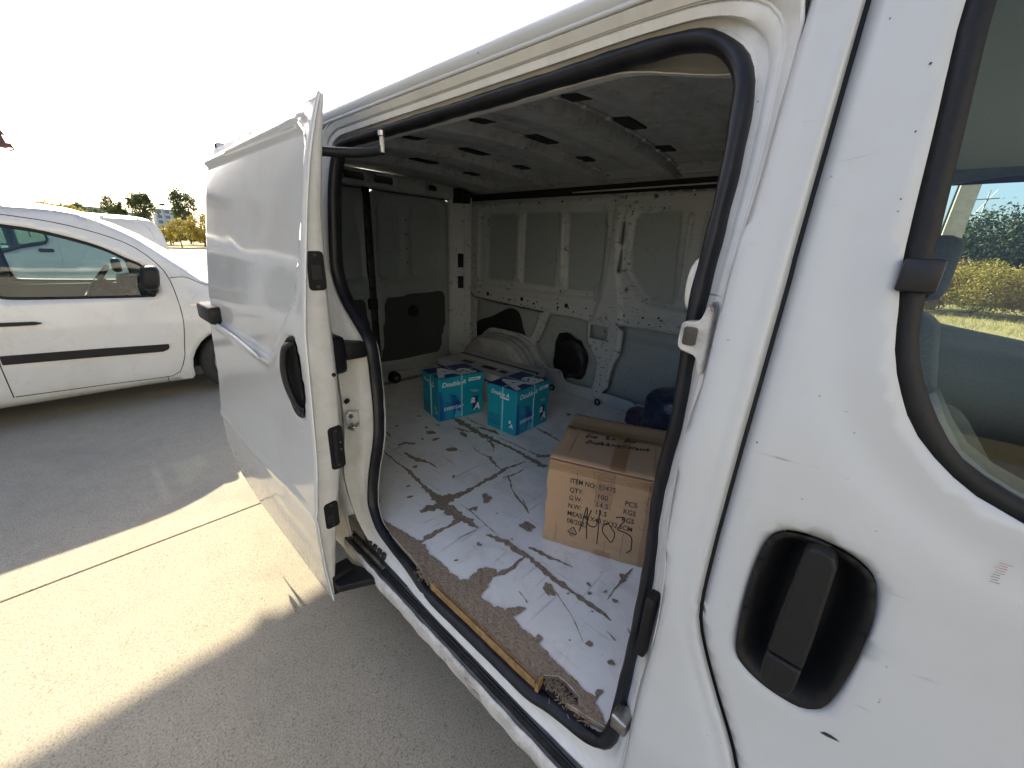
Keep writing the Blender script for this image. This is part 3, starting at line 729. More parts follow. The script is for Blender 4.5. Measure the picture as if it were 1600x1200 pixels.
def hardware():
    f = lambda P0, ex, ez, n: (lambda a, b, d: tuple(np.array(P0)+np.array(ex)*a+np.array(ez)*b+np.array(n)*d))
    ex = np.array([.70, .71, 0.]); ex /= np.linalg.norm(ex); nrm = np.array([.71, -.70, 0.])
    P0 = np.array([-.930, .055, .955])
    b = MB().prism([(-.022, -.03), (-.022, .02), (-.012, .036), (.022, .036), (.022, -.030), (.008, -.042), (-.012, -.040)], f(P0, ex, (0, 0, 1), nrm), -.01, .010)
    s = b.build('striker_plate', 'jamb', VAN, True, angle=40); bevel(s, .003, 2)
    q = lambda a, z, d: tuple(P0+ex*a+np.array([0, 0, z])+nrm*d)
    MB().tube([q(0, .02, .008), q(0, .02, .013)], .008, 14).build('bolt', 'metal', s, True, angle=40)
    MB().tube([q(0, -.028, .008), q(0, -.028, .013)], .008, 14).build('bolt', 'metal', s, True, angle=40)
    MB().tube([q(0, -.012, .008), q(0, -.012, .038), q(.02, -.006, .045), q(.026, -.004, .02)], .006, 8).build('striker_pin', 'metal', s, True)
    MB().tube([q(-.012, .075, -.004), q(-.012, .075, .012)], .008, 14).build('jamb_hole', 'void', VAN, True, angle=40)
    MB().tube([q(-.03, -.2, -.004), q(-.03, -.2, .012)], .006, 12).build('jamb_plug', 'metal', VAN, True, angle=40)
    # stop bracket on the front pillar
    b = MB(); pl = cr([(.146, 1.462), (.149, 1.474), (.170, 1.478), (.178, 1.500), (.186, 1.500), (.188, 1.405), (.180, 1.405), (.174, 1.425), (.148, 1.434)], 40)
    b.prism(pl.tolist(), lambda a, c_, d: (a, .100+d, c_), -.018, .022); o = b.build('door_stop', 'sill', VAN, True, angle=40); bevel(o, .004, 2)
    b = MB().prism(rrect(.153, .172, 1.441, 1.468, .004), lambda a, c_, d: (a, .082+d, c_), -.003, .004); b.build('stop_pad', 'dark_metal', o, True, angle=40)
    b = MB().box(.172, .206, .018, .055, .665, .70, bev=.004).build('stop_bracket', 'metal', VAN, True, angle=50)
    MB().box(.182, .200, .052, .085, .845, .985, bev=.005).build('contact_block', 'plastic', VAN, True, angle=50)
    # grab handle inside the pillar
    P = cr([(.128, .235, 1.56), (.115, .215, 1.553), (.112, .205, 1.52), (.118, .205, 1.485), (.135, .225, 1.478)], 20, False)
    MB().tube(P, .011, 10).build('grab_handle', plain('ivory_plastic', (.70, .67, .58), .4, var=.05), VAN, True)
    # upper rear corner gusset
    P0 = np.array([-1.105, .145, 1.868]); 
hardware()

# ------------------------------------------------------------------ cargo floor
CHIPS_HERE = None
def jag(L, amp, closed=True):
    L = resample(L, .006, closed); n = len(L); r = np.random.default_rng(int(abs(L[0, 0])*1e4) % 9999)
    a = r.normal(0, 1, (n, 2)); a = (a+np.roll(a, 1, 0)*.8)/1.3
    return L+a*amp
def cargo_floor():
    out = [(-2.36, .16), (-1.12, .16), (-.92, .13), (-.84, .08), (-.78, .058), (-.58, .045), (-.44, .030), (-.02, .030), (-.015, .052), (.012, .075), (.035, .078), (.075, .072), (.085, .055), (.06, .040), (.11, .05), (.155, .06), (.19, .14), (.30, .2), (.30, 1.755), (-2.36, 1.755)]
    fl = panel('floor_board', out, lambda P: np.c_[P, np.full(len(P), .580)], 'laminate', VAN, step=.12, edge=.05, thick=.012, smooth=False)
    fl.data.materials.append(M['chip']); fl.modifiers[0].material_offset_rim = 1
    base = MB().box(-2.38, .32, .045, 1.80, .50, .562).build('floor_pan', 'sill', VAN)
    lv = [0]
    def z(): lv[0] += 1; return .5806+.00006*lv[0]
    V = []; F = []; mb = MB()
    for P in CHIP_PATHS:
        P = np.array(P); P[:, 2] *= .88; Q = resample(P, .0045, False); n = len(Q); r = np.random.default_rng(n*17+3)
        T = np.gradient(Q[:, :2], axis=0); T /= np.linalg.norm(T, axis=1)[:, None]+1e-9; N_ = np.c_[-T[:, 1], T[:, 0]]
        w = Q[:, 2]*.5
        def nz():
            a = r.normal(0, 1, n); return np.convolve(np.pad(a, 2, mode='edge'), [.2, .3, .5, .3, .2], 'valid')
        wl = np.maximum(.0006, w*(1+.45*nz())+.0012*nz()); wr = np.maximum(.0006, w*(1+.45*nz())+.0012*nz())
        zz_ = z(); L = Q[:, :2]+N_*wl[:, None]; R = Q[:, :2]-N_*wr[:, None]
        MB().grid(np.stack([np.c_[L, np.full(n, zz_)], np.c_[R, np.full(n, zz_)]], 1)).build('bare_patch', 'chip', fl)
    for (x, y, rad) in CHIP_BLOBS:
        r = np.random.default_rng(int(abs(x*1000+y*77))); m = 26; a = r.normal(0, 1, m); a = (a+np.roll(a, 1)+np.roll(a, 2)+np.roll(a, 3))/1.8
        an = r.uniform(0, 3.1); st = r.uniform(1.0, 1.7); zz_ = z(); pts = []
        for k in range(m):
            t = 2*math.pi*k/m; rr = rad*max(.35, 1+.20*a[k]); u, v = rr*st*math.cos(t), rr*math.sin(t)/st**.5
            pts.append((x+u*math.cos(an)-v*math.sin(an), y+u*math.sin(an)+v*math.cos(an), zz_))
        MB().add([(x, y, zz_)]+pts, [(0, 1+k, 1+(k+1) % m) for k in range(m)]).build('bare_patch', 'chip', fl)
    r = np.random.default_rng(5)
    for k in range(60):   # crumbs of lost laminate
        x, y = r.uniform(-1.5, .15), r.uniform(.12, 1.3); rad = r.uniform(.001, .0045); zz_ = .5812; m = 8
        mb.add([(x+rad*r.uniform(.5, 1.5)*math.cos(2*math.pi*q/m), y+rad*r.uniform(.5, 1.5)*math.sin(2*math.pi*q/m), zz_+k*.00002) for q in range(m)], [tuple(range(m))])
    o = mb.build('chipped_specks', 'chip', fl); o['kind'] = 'stuff'
    bare = jag(BARE, .0022, False).tolist()
    poly = bare+[(.156, .0595), (.11, .0495), (.06, .0395), (.086, .0545), (.076, .0715), (.035, .0775), (.012, .0745), (-.0145, .0515), (-.0195, .0295), (-.44, .0295), (-.58, .0445), (-.78, .0575)]
    panel('bare_chipboard_edge', poly, lambda P: np.c_[P, .5835+.0012*np.sin(P[:, 0]*160)*np.sin(P[:, 1]*190)], 'chip', fl, step=.02, edge=.006, smooth=False)
    # edge trim strip, split at its end
    b = MB().box(-.435, -.018, .0215, .0335, .560, .5862, bev=.0015); b.build('edge_strip', 'wood', fl)
    b = MB().box(-.41, -.02, .025, .027, .5860, .5868); b.build('strip_groove', 'dark_metal', fl)
    b = MB().box(-.018, -.008, .018, .046, .563, .5875, rz=.2, bev=.002); b.build('strip_end', 'wood', fl)
    # broken corner: splinters and crumbs in the hole
    b = MB(); r = np.random.default_rng(9)
    for k in range(420):
        x = r.uniform(-.01, .12); y = .056+r.normal(0, .010); zc = r.uniform(.560, .580); s = r.uniform(.0008, .0025)
        a = r.uniform(0, 3.1); l = r.uniform(.002, .007); b.tube([(x-l*math.cos(a), y-l*math.sin(a), zc+r.uniform(-.002, .002)), (x+l*math.cos(a), y+l*math.sin(a), zc+.003)], r.uniform(.0004, .0011), 4)
    for k in range(90):
        x = -.47+r.normal(0, .02); y = .028+r.normal(0, .008); zc = r.uniform(.574, .590); s = r.uniform(.0008, .003)
        a = r.uniform(0, 3.1); l = r.uniform(.002, .008); b.tube([(x-l*math.cos(a), y-l*math.sin(a), zc), (x+l*math.cos(a), y+l*math.sin(a), zc+.002)], r.uniform(.0004, .0012), 4)
    o = b.build('broken_splinters', 'chip', fl); o['kind'] = 'stuff'
    MB().box(-.015, .105, .036, .082, .5625, .5655).build('hole_bottom', 'void', fl)
    # metal threshold by the rear doors
    MB().box(-2.16, -2.12, .5, 1.5, .580, .590, bev=.003).build('rear_threshold', 'metal', fl)
    for (x, y) in ((-.866, 1.725), (-1.254, 1.725), (-.30, 1.725)):
        P = [(x+.018*math.cos(a), y-.008, .600+.018*math.sin(a)) for a in np.linspace(0, 2*math.pi, 16, endpoint=False)]
        MB().tube(P, .006, 6, closed=True).build('lashing_ring', 'black', VAN, True)
    for (x, y, zc) in ((-2.10, .93, .63), (-2.20, 1.52, .63)):
        t = MB().tube([(x-.03, y, zc), (x+.012, y, zc)], [.045, .040], 18).build('rubber_stop', 'rubber', VAN, True, angle=40)
        MB().tube([(x+.01, y, zc), (x+.02, y, zc)], [.016, .012], 12).build('stop_bolt', 'metal', t, True, angle=40)

CHIP_PATHS = [
  [(-1.286, 0.35, 0.0047), (-1.208, 0.34, 0.0104), (-1.129, 0.336, 0.009), (-1.033, 0.334, 0.0163), (-0.969, 0.325, 0.017), (-0.892, 0.314, 0.0154), (-0.821, 0.304, 0.0225), (-0.762, 0.301, 0.044)],
  [(-0.763, 0.285, 0.0582), (-0.735, 0.329, 0.0539), (-0.724, 0.388, 0.0301), (-0.722, 0.44, 0.0231), (-0.724, 0.508, 0.0185), (-0.725, 0.6, 0.022), (-0.733, 0.671, 0.0199), (-0.72, 0.737, 0.0146), (-0.711, 0.791, 0.0047)],
  [(-0.691, 0.607, 0.0044), (-0.675, 0.643, 0.0121), (-0.668, 0.69, 0.0101), (-0.67, 0.727, 0.0023)],
  [(-1.354, 0.859, 0.0144), (-1.269, 0.851, 0.0494), (-1.189, 0.842, 0.0414), (-1.085, 0.834, 0.0402), (-1.007, 0.833, 0.0459), (-0.915, 0.838, 0.0224), (-0.799, 0.836, 0.0217), (-0.707, 0.829, 0.0271), (-0.61, 0.822, 0.0291)],
  [(-1.244, 0.781, 0.0068), (-1.182, 0.788, 0.027), (-1.136, 0.808, 0.0067)],
  [(-1.158, 0.876, 0.0069), (-1.111, 0.896, 0.0275), (-1.045, 0.908, 0.0374), (-0.998, 0.899, 0.0067)],
  [(-1.327, 0.925, 0.0029), (-1.219, 0.907, 0.0099), (-1.12, 0.917, 0.007)],
  [(-0.984, 0.872, 0.0026), (-0.886, 0.882, 0.0065), (-0.77, 0.879, 0.0062), (-0.699, 0.883, 0.0245), (-0.66, 0.925, 0.0185)],
  [(-1.012, 0.814, 0.0039), (-0.962, 0.801, 0.0192), (-0.915, 0.773, 0.01), (-0.888, 0.74, 0.0025)],
  [(-0.944, 1.127, 0.0029), (-0.891, 1.121, 0.0099), (-0.828, 1.114, 0.0166), (-0.76, 1.1, 0.0135), (-0.719, 1.089, 0.004)],
  [(-1.002, 0.705, 0.0025), (-0.95, 0.686, 0.0049), (-0.893, 0.688, 0.0048), (-0.848, 0.689, 0.0214), (-0.8, 0.664, 0.0232), (-0.759, 0.655, 0.0057), (-0.733, 0.65, 0.0023)],
  [(-1.182, 0.414, 0.0082), (-1.128, 0.414, 0.0185), (-1.064, 0.426, 0.0228), (-1.026, 0.445, 0.017), (-0.96, 0.442, 0.0028)],
  [(-1.268, 0.431, 0.0121), (-1.269, 0.469, 0.0246), (-1.233, 0.494, 0.0154), (-1.227, 0.514, 0.005)],
  [(-1.471, 0.472, 0.0039), (-1.425, 0.464, 0.0077), (-1.371, 0.452, 0.0025)],
  [(-0.69, 0.637, 0.0022), (-0.644, 0.609, 0.0097), (-0.598, 0.57, 0.0042), (-0.545, 0.542, 0.0101), (-0.479, 0.518, 0.0068), (-0.45, 0.504, 0.0038)],
  [(-0.745, 0.201, 0.0185), (-0.738, 0.246, 0.0377), (-0.719, 0.295, 0.0383), (-0.659, 0.29, 0.0436), (-0.606, 0.289, 0.0366), (-0.565, 0.296, 0.0271), (-0.52, 0.298, 0.0071)],
  [(-0.563, 0.315, 0.0122), (-0.6, 0.294, 0.0244), (-0.601, 0.233, 0.0207), (-0.607, 0.169, 0.023), (-0.608, 0.114, 0.0251), (-0.615, 0.092, 0.0221)],
  [(-0.473, 0.297, 0.0035), (-0.44, 0.308, 0.0173), (-0.394, 0.316, 0.0255), (-0.347, 0.319, 0.0279), (-0.31, 0.322, 0.022), (-0.259, 0.318, 0.0214), (-0.209, 0.311, 0.0182), (-0.164, 0.308, 0.0204), (-0.116, 0.309, 0.0149), (-0.068, 0.308, 0.0146), (-0.023, 0.306, 0.0142), (0.01, 0.309, 0.0103), (0.03, 0.303, 0.0018)],
  [(-0.303, 0.325, 0.0165), (-0.303, 0.281, 0.0107), (-0.301, 0.238, 0.0156), (-0.312, 0.199, 0.0154), (-0.326, 0.194, 0.0103)],
  [(-0.322, 0.359, 0.0169), (-0.28, 0.366, 0.0167), (-0.238, 0.373, 0.0164), (-0.194, 0.384, 0.0076), (-0.16, 0.392, 0.0016)],
  [(-0.52, 0.551, 0.002), (-0.474, 0.518, 0.0091), (-0.439, 0.497, 0.0051)],
  [(-0.013, 0.357, 0.0015), (-0.017, 0.408, 0.002), (-0.018, 0.466, 0.0156), (-0.016, 0.498, 0.0117), (-0.016, 0.53, 0.0032)],
  [(-0.671, 0.344, 0.0026), (-0.606, 0.343, 0.0038), (-0.507, 0.329, 0.003), (-0.433, 0.323, 0.0023)],
  [(-0.53, 0.209, 0.0011), (-0.522, 0.248, 0.0029), (-0.517, 0.285, 0.0024)],
  [(-0.221, 0.194, 0.0015), (-0.199, 0.189, 0.0034), (-0.179, 0.18, 0.0019)],
  [(0.038, 0.266, 0.0013), (0.053, 0.264, 0.0035), (0.069, 0.258, 0.0013)],
  [(-0.146, 0.273, 0.001), (-0.058, 0.237, 0.0009), (0.008, 0.193, 0.0009)],
  [(0.075, 0.313, 0.0014), (0.088, 0.307, 0.0036)],
]
CHIP_BLOBS = [(-1.281, 0.641, 0.021), (-1.193, 0.61, 0.0127), (-1.046, 0.608, 0.0232), (-1.244, 0.562, 0.0076), (-1.034, 0.374, 0.0122), (-0.848, 0.451, 0.0075), (-0.922, 0.263, 0.0071), (-0.854, 0.225, 0.0088), (-0.629, 0.447, 0.0189), (-1.342, 0.658, 0.0108), (-1.502, 0.72, 0.01), (-0.895, 1.425, 0.014), (-1.322, 0.727, 0.0082), (-1.13, 0.756, 0.0184), (-0.615, 0.363, 0.0105), (-1.472, 0.548, 0.0094), (-0.396, 0.434, 0.023), (-0.163, 0.263, 0.0188), (-0.453, 0.241, 0.0084), (-0.452, 0.138, 0.0047), (-0.083, 0.115, 0.0095), (0.022, 0.2, 0.0086), (0.088, 0.197, 0.0083), (0.005, 0.37, 0.0073), (-0.063, 0.34, 0.0064), (-0.083, 0.367, 0.0056), (-0.033, 0.379, 0.005), (-0.607, 0.361, 0.0089), (-0.66, 0.27, 0.0111), (-0.02, 0.47, 0.0105), (0.104, 0.111, 0.0069), (-0.02, 0.171, 0.0022), (-0.62, 0.438, 0.0165)]
BARE = [(-0.808, 0.073), (-0.725, 0.085), (-0.628, 0.101), (-0.585, 0.107), (-0.538, 0.091), (-0.478, 0.098), (-0.427, 0.093), (-0.38, 0.097), (-0.363, 0.113), (-0.369, 0.145), (-0.373, 0.172), (-0.338, 0.206), (-0.315, 0.193), (-0.307, 0.147), (-0.294, 0.116), (-0.285, 0.098), (-0.237, 0.105), (-0.207, 0.119), (-0.184, 0.157), (-0.168, 0.166), (-0.171, 0.125), (-0.173, 0.114), (-0.143, 0.107), (-0.096, 0.11), (-0.068, 0.103), (-0.031, 0.1), (0.012, 0.097), (0.049, 0.098), (0.065, 0.093), (0.1, 0.094), (0.107, 0.12), (0.108, 0.089), (0.14, 0.069)]
cargo_floor()

# ------------------------------------------------------------------ cargo bay lining
def inset2(L, d):
    L = np.asarray(L, float); T = np.roll(L, -1, 0)-np.roll(L, 1, 0); T /= np.linalg.norm(T, axis=1)[:, None]+1e-9; N_ = np.c_[-T[:, 1], T[:, 0]]
    s = np.sign((L[:, 0]*np.roll(L[:, 1], -1)-np.roll(L[:, 0], -1)*L[:, 1]).sum()); return L+N_*d*s
def far_wall():
    R1 = cr([(-2.125, 1.30), (-2.125, 1.78), (-2.08, 1.842), (-1.9, 1.848), (-1.2, 1.845), (-1.03, 1.842), (-.975, 1.80), (-.958, 1.68), (-.955, 1.50), (-.968, 1.33), (-1.01, 1.275), (-1.2, 1.265), (-1.9, 1.262), (-2.07, 1.262)], 120)
    R2 = cr([(-.845, 1.74), (-.80, 1.818), (-.70, 1.83), (.12, 1.832), (.20, 1.79), (.20, 1.30), (.12, 1.262), (-.40, 1.264), (-.58, 1.272), (-.655, 1.290), (-.795, 1.425), (-.828, 1.51)], 120)
    PANES = [rrect(-2.03, -1.735, 1.315, 1.818, .05), rrect(-1.66, -1.345, 1.317, 1.815, .018), cr([(-1.28, 1.79), (-1.26, 1.81), (-1.06, 1.81), (-1.0, 1.79), (-.982, 1.72), (-.972, 1.50), (-.985, 1.35), (-1.02, 1.31), (-1.22, 1.312), (-1.25, 1.33)], 60),
             cr([(-.81, 1.73), (-.776, 1.795), (-.70, 1.80), (-.548, 1.802), (-.53, 1.78), (-.51, 1.55), (-.493, 1.32), (-.53, 1.292), (-.638, 1.307), (-.77, 1.435), (-.80, 1.51)], 70), rrect(-.42, -.12, 1.30, 1.80, .02), rrect(-.06, .17, 1.30, 1.80, .04)]
    PIL = [(-.93, 1.845), (-.87, 1.845), (-.868, 1.60), (-.853, 1.46), (-.80, 1.27), (-.775, 1.14), (-.78, .94), (-.81, .88), (-.83, .60), (-.94, .60), (-.93, .865), (-1.02, .99), (-1.03, 1.12), (-.99, 1.17), (-.945, 1.40), (-.935, 1.60)]
    H1 = cr([(-2.13, 1.12), (-2.10, 1.14), (-1.50, 1.128), (-1.46, 1.11), (-1.50, .98), (-1.54, .925), (-1.64, .935), (-1.93, .935), (-2.04, .88), (-2.12, .80)], 80)
    H2 = cr([(-1.355, 1.12), (-1.32, 1.128), (-1.06, 1.122), (-1.035, 1.08), (-1.025, .99), (-.945, .865), (-.945, .70), (-.97, .668), (-1.14, .66), (-1.18, .675), (-1.225, .735), (-1.34, .735), (-1.43, .81), (-1.455, .87), (-1.40, 1.0)], 90)
    H3 = cr([(-.765, 1.10), (-.75, 1.130), (.15, 1.13), (.2, 1.1), (.2, .70), (.17, .66), (-.79, .66), (-.82, .70), (-.80, .88), (-.77, .94)], 80)
    H4 = rrect(-1.0, -.872, 1.018, 1.108, .012)
    S1 = rrect(-.861, -.845, 1.615, 1.742, .008); S2 = rrect(-.858, -.842, 1.452, 1.578, .008)
    holes = [H1, H2, H3, H4, S1, S2]
    outer = [(-2.22, .56), (.30, .56), (.30, 1.892), (-2.22, 1.905)]
    RAIL = [(-2.22, 1.150), (-1.03, 1.140), (-.78, 1.142), (.30, 1.150), (.30, 1.205), (-.72, 1.205), (-.80, 1.25), (-1.0, 1.245), (-2.22, 1.235)]
    def fn(P):
        x, z = P[:, 0], P[:, 1]; y = np.full(len(P), 1.762)
        for R in (R1, R2):
            s = sdist(P, R); y += .018*sstep(.0, .018, s)-.004*np.exp(-((s+.006)/.007)**2)
        for R in PANES:
            s = sdist(P, R); y += .012*sstep(0, .008, s)
        for xc, sl in ((-1.697, -.06), (-1.305, -.10), (-.47, -.05)):
            xx = xc+(1.56-z)*-sl*.6; g = np.exp(-((x-xx)/.009)**2)*sstep(1.33, 1.35, z)*sstep(1.785, 1.765, z); y -= .022*g
        s = sdist(P, PIL); y -= .016*sstep(0, .014, s)
        s = sdist(P, RAIL); y -= .012*sstep(0, .012, s)
        for Hh in (H1, H2, H3):
            d = dist(P, Hh); y -= .006*np.exp(-((d-.014)/.008)**2)
        y += .012*sstep(1.875, 1.895, z)
        return side()(np.c_[x, z], y)
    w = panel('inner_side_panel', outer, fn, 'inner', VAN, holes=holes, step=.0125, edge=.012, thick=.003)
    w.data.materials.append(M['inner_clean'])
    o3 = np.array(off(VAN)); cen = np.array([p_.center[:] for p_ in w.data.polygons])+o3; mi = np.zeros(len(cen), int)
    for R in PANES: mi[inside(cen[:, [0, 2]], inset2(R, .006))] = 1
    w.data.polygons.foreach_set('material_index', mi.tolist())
    # skin behind the openings
    xs = np.linspace(-2.3, .32, 80); zs = np.linspace(.52, 1.24, 60)
    G = [[(x, 1.838-.010*math.exp(-((z-(1.05-.03*x))/.012)**2)*(x > -.82)+.008*math.exp(-((z-(1.0-.03*x))/.010)**2)*(x > -.82), z) for z in zs] for x in xs]
    MB().grid(np.array(G)).build('outer_skin_inside', 'inner_clean', VAN, True)
    # punched holes of the rail and frame
    r = np.random.default_rng(3); b = MB()
    def dot(x, z, rad, y): MB().tube([(x, y+.003, z), (x, y-.0015, z)], rad, 10).build('punched_hole', 'void', w, True, angle=40)
    for x in np.arange(-2.1, .2, .068): dot(x, 1.165+r.normal(0, .004), r.choice([.0035, .005, .006]), 1.750)
    for x in np.arange(-2.08, .2, .13): dot(x+r.normal(0, .02), 1.205+r.normal(0, .006), r.choice([.004, .006]), 1.750)
    for x in (-1.99, -1.62, -1.21): dot(x, 1.205, .016, 1.750)
    for x in (-1.75, -1.50, -1.28): dot(x, 1.185, .009, 1.750)
    for x in np.arange(-2.15, .2, .21): dot(x+r.normal(0, .03), 1.868, r.choice([.005, .007]), 1.762)
    for z in np.arange(.66, 1.1, .06): dot(-.875+r.normal(0, .012), z, .005, 1.746)
    for xa, xb in ((-1.712, -1.682), (-1.335, -1.290)): MB().tube([(xa, 1.752, 1.775), (xb, 1.752, 1.345)], .0035, 6).build('rib_highlight', 'white', w, True)  # thin white tubes paint the bright highlight along the pane ribs
    # wheel arch box
    arc = cr([(-2.17, .57), (-2.12, .74), (-2.02, .862), (-1.90, .912), (-1.66, .918), (-1.53, .880), (-1.435, .805), (-1.37, .70), (-1.32, .57)], 40, False)
    c = np.array([-1.66, .57]); G = []
    for y, s in ((1.84, 1.0), (1.765, 1.0), (1.745, .985), (1.735, .965), (1.70, .955), (1.69, .975), (1.68, .955), (1.645, .945), (1.635, .965), (1.625, .945), (1.59, .935), (1.575, .915), (1.57, .88), (1.57, .5), (1.57, .0)):
        q = c+(arc-c)*s; G.append(np.c_[q[:, 0], np.full(len(q), y), q[:, 1]])
    o = MB().grid(np.array(G)).build('wheel_arch', 'roof_in', VAN, True, angle=50); 
    MB().tube(np.c_[arc[:, 0], np.full(len(arc), 1.750), arc[:, 1]], .011, 6).build('arch_flange', 'inner', VAN, True)
    # black plate painting the shade of the opening above the arch
    pad = cr([(-2.20, .80), (-2.21, .93), (-2.01, 1.015), (-1.86, 1.09), (-1.78, 1.105), (-1.71, 1.075), (-1.665, .97), (-1.65, .86), (-2.0, .82)], 60)
    panel('opening_shade_plate', pad, lambda P: np.c_[P[:, 0], np.full(len(P), 1.832), P[:, 1]], 'void', VAN, step=.06, thick=.004)
    # black loom of cable along the frame
    P = cr([(-2.19, 1.75, 1.20), (-2.12, 1.742, 1.168), (-1.7, 1.744, 1.148), (-1.4, 1.744, 1.137)], 30, False)
    MB().tube(P, .004, 6).build('cable', 'black', VAN, True)
far_wall()

def rear_inside():
    X = -2.34
    def R(y, z): return (-.52+(y+.52)*1.047, 1.567+(z-1.567)*1.047)
    rec = cr([R(*q) for q in ((.926, 1.70), (.935, 1.79), (1.006, 1.842), (1.356, 1.872), (1.44, 1.86), (1.485, 1.80), (1.478, 1.45), (1.44, 1.36), (1.337, 1.315), (.993, 1.302), (.93, 1.335), (.915, 1.40))], 90)
    p1 = cr([R(*q) for q in ((.945, 1.74), (.965, 1.785), (1.138, 1.797), (1.112, 1.336), (.96, 1.332), (.918, 1.37))], 60)
    p2 = cr([R(*q) for q in ((1.217, 1.805), (1.38, 1.81), (1.425, 1.77), (1.417, 1.461), (1.37, 1.375), (1.195, 1.357))], 60)
    pk = cr([R(*q) for q in ((.945, 1.12), (.96, 1.185), (1.025, 1.203), (1.41, 1.231), (1.48, 1.21), (1.505, 1.15), (1.501, .954), (1.466, .837), (1.44, .73), (1.30, .71), (.93, .715), (.91, .80))], 90)
    for s in (1, -1):
        m = (lambda L: np.asarray(L)) if s == 1 else (lambda L: np.c_[1.90-np.asarray(L)[:, 0], np.asarray(L)[:, 1]][::-1])
        outer = m(rrect(.955, 1.640, .56, 1.905, .05)); rc, a, b_, k = m(rec), m(p1), m(p2), m(pk)
        def fn(P):
            x = np.full(len(P), X)
            x -= .020*sstep(0, .022, sdist(P, rc)); x -= .014*sstep(0, .01, sdist(P, a))+.014*sstep(0, .01, sdist(P, b_))
            x -= .012*sstep(-.004, .012, sdist(P, k))
            x -= .012*(1-sstep(0, .03, dist(P, outer)))
            return np.c_[x, P]
        d = panel('rear_door_inside', outer, fn, 'inner_clean', VAN, step=.02, edge=.02, thick=.004, flip=False)
        panel('trim_board', k*1.0, lambda P: np.c_[np.full(len(P), X-.009), P], 'seat', d, step=.08)
        yc = R(1.19, 1.07)[0]; yc = yc if s == 1 else 1.9-yc
        MB().tube([(X-.012, yc, 1.055), (X+.004, yc, 1.055)], [.05, .045], 20).build('lock_cup', 'black', d, True, angle=40)
        for z in (1.43, 1.53, 1.63, 1.73):
            y = R(1.165, z)[0]; y = y if s == 1 else 1.9-y
            MB().tube([(X-.022, y, z), (X-.017, y, z)], .006, 8).build('punched_hole', 'void', d)
    MB().box(X-.03, X+.02, .905, .952, .56, 1.91, bev=.006).build('centre_post', 'dark_metal', VAN, True, angle=40)
    MB().box(X-.01, X+.035, .885, .95, 1.10, 1.18, bev=.01).build('centre_lock', 'black', VAN, True, angle=40)
    # header beam above the rear doors
    y0, y1 = .12, 1.78
    hd = [(y0, 1.905), (y1, 1.905), (y1, 2.012), (y0, 2.012)]
    h1 = rrect(.985, 1.125, 1.945, 1.99, .008); h2 = rrect(1.425, 1.50, 1.95, 1.985, .016)
    h3 = rrect(.775, .915, 1.945, 1.99, .008)
    h = panel('rear_header', hd, lambda P: np.c_[X+.03-.03*sstep(1.93, 1.905, P[:, 1]), P], 'inner', VAN, holes=[h1, h2, h3], step=.04, edge=.02, thick=.003)
    MB().box(X-.01, X, y0, y1, 1.90, 2.01).build('header_cavity', 'void', h)
    # rear corner posts
    for s in (1, -1):
        q = lambda y: y if s == 1 else 1.9-y
        zz_ = np.linspace(.56, 1.93, 30)
        G = [[(-2.21, q(1.765), z), (-2.225, q(1.757), z), (-2.25, q(1.728), z), (-2.262, q(1.735), z), (-2.30, q(1.68), z), (-2.315, q(1.668), z), (-2.33, q(1.640), z), (-2.36, q(1.625), z)] for z in zz_]
        o = MB().grid(np.array(G)).build('corner_post', 'inner', VAN, True, angle=40); solid(o, .003, 0)
        if s == 1:
            for z0, z1 in ((1.395, 1.505), (1.225, 1.325)):
                b = MB().prism(rrect(-.024, .024, z0, z1, .006), lambda a, z, d: (-2.282+a*.58+d*.81, 1.708+a*.80-d*.58, z), -.004, .010); b.build('post_slot', 'void', o)
    MB().box(-2.36, -2.22, 1.66, 1.84, 1.885, 2.0).build('corner_cavity', 'void', VAN)
rear_inside()

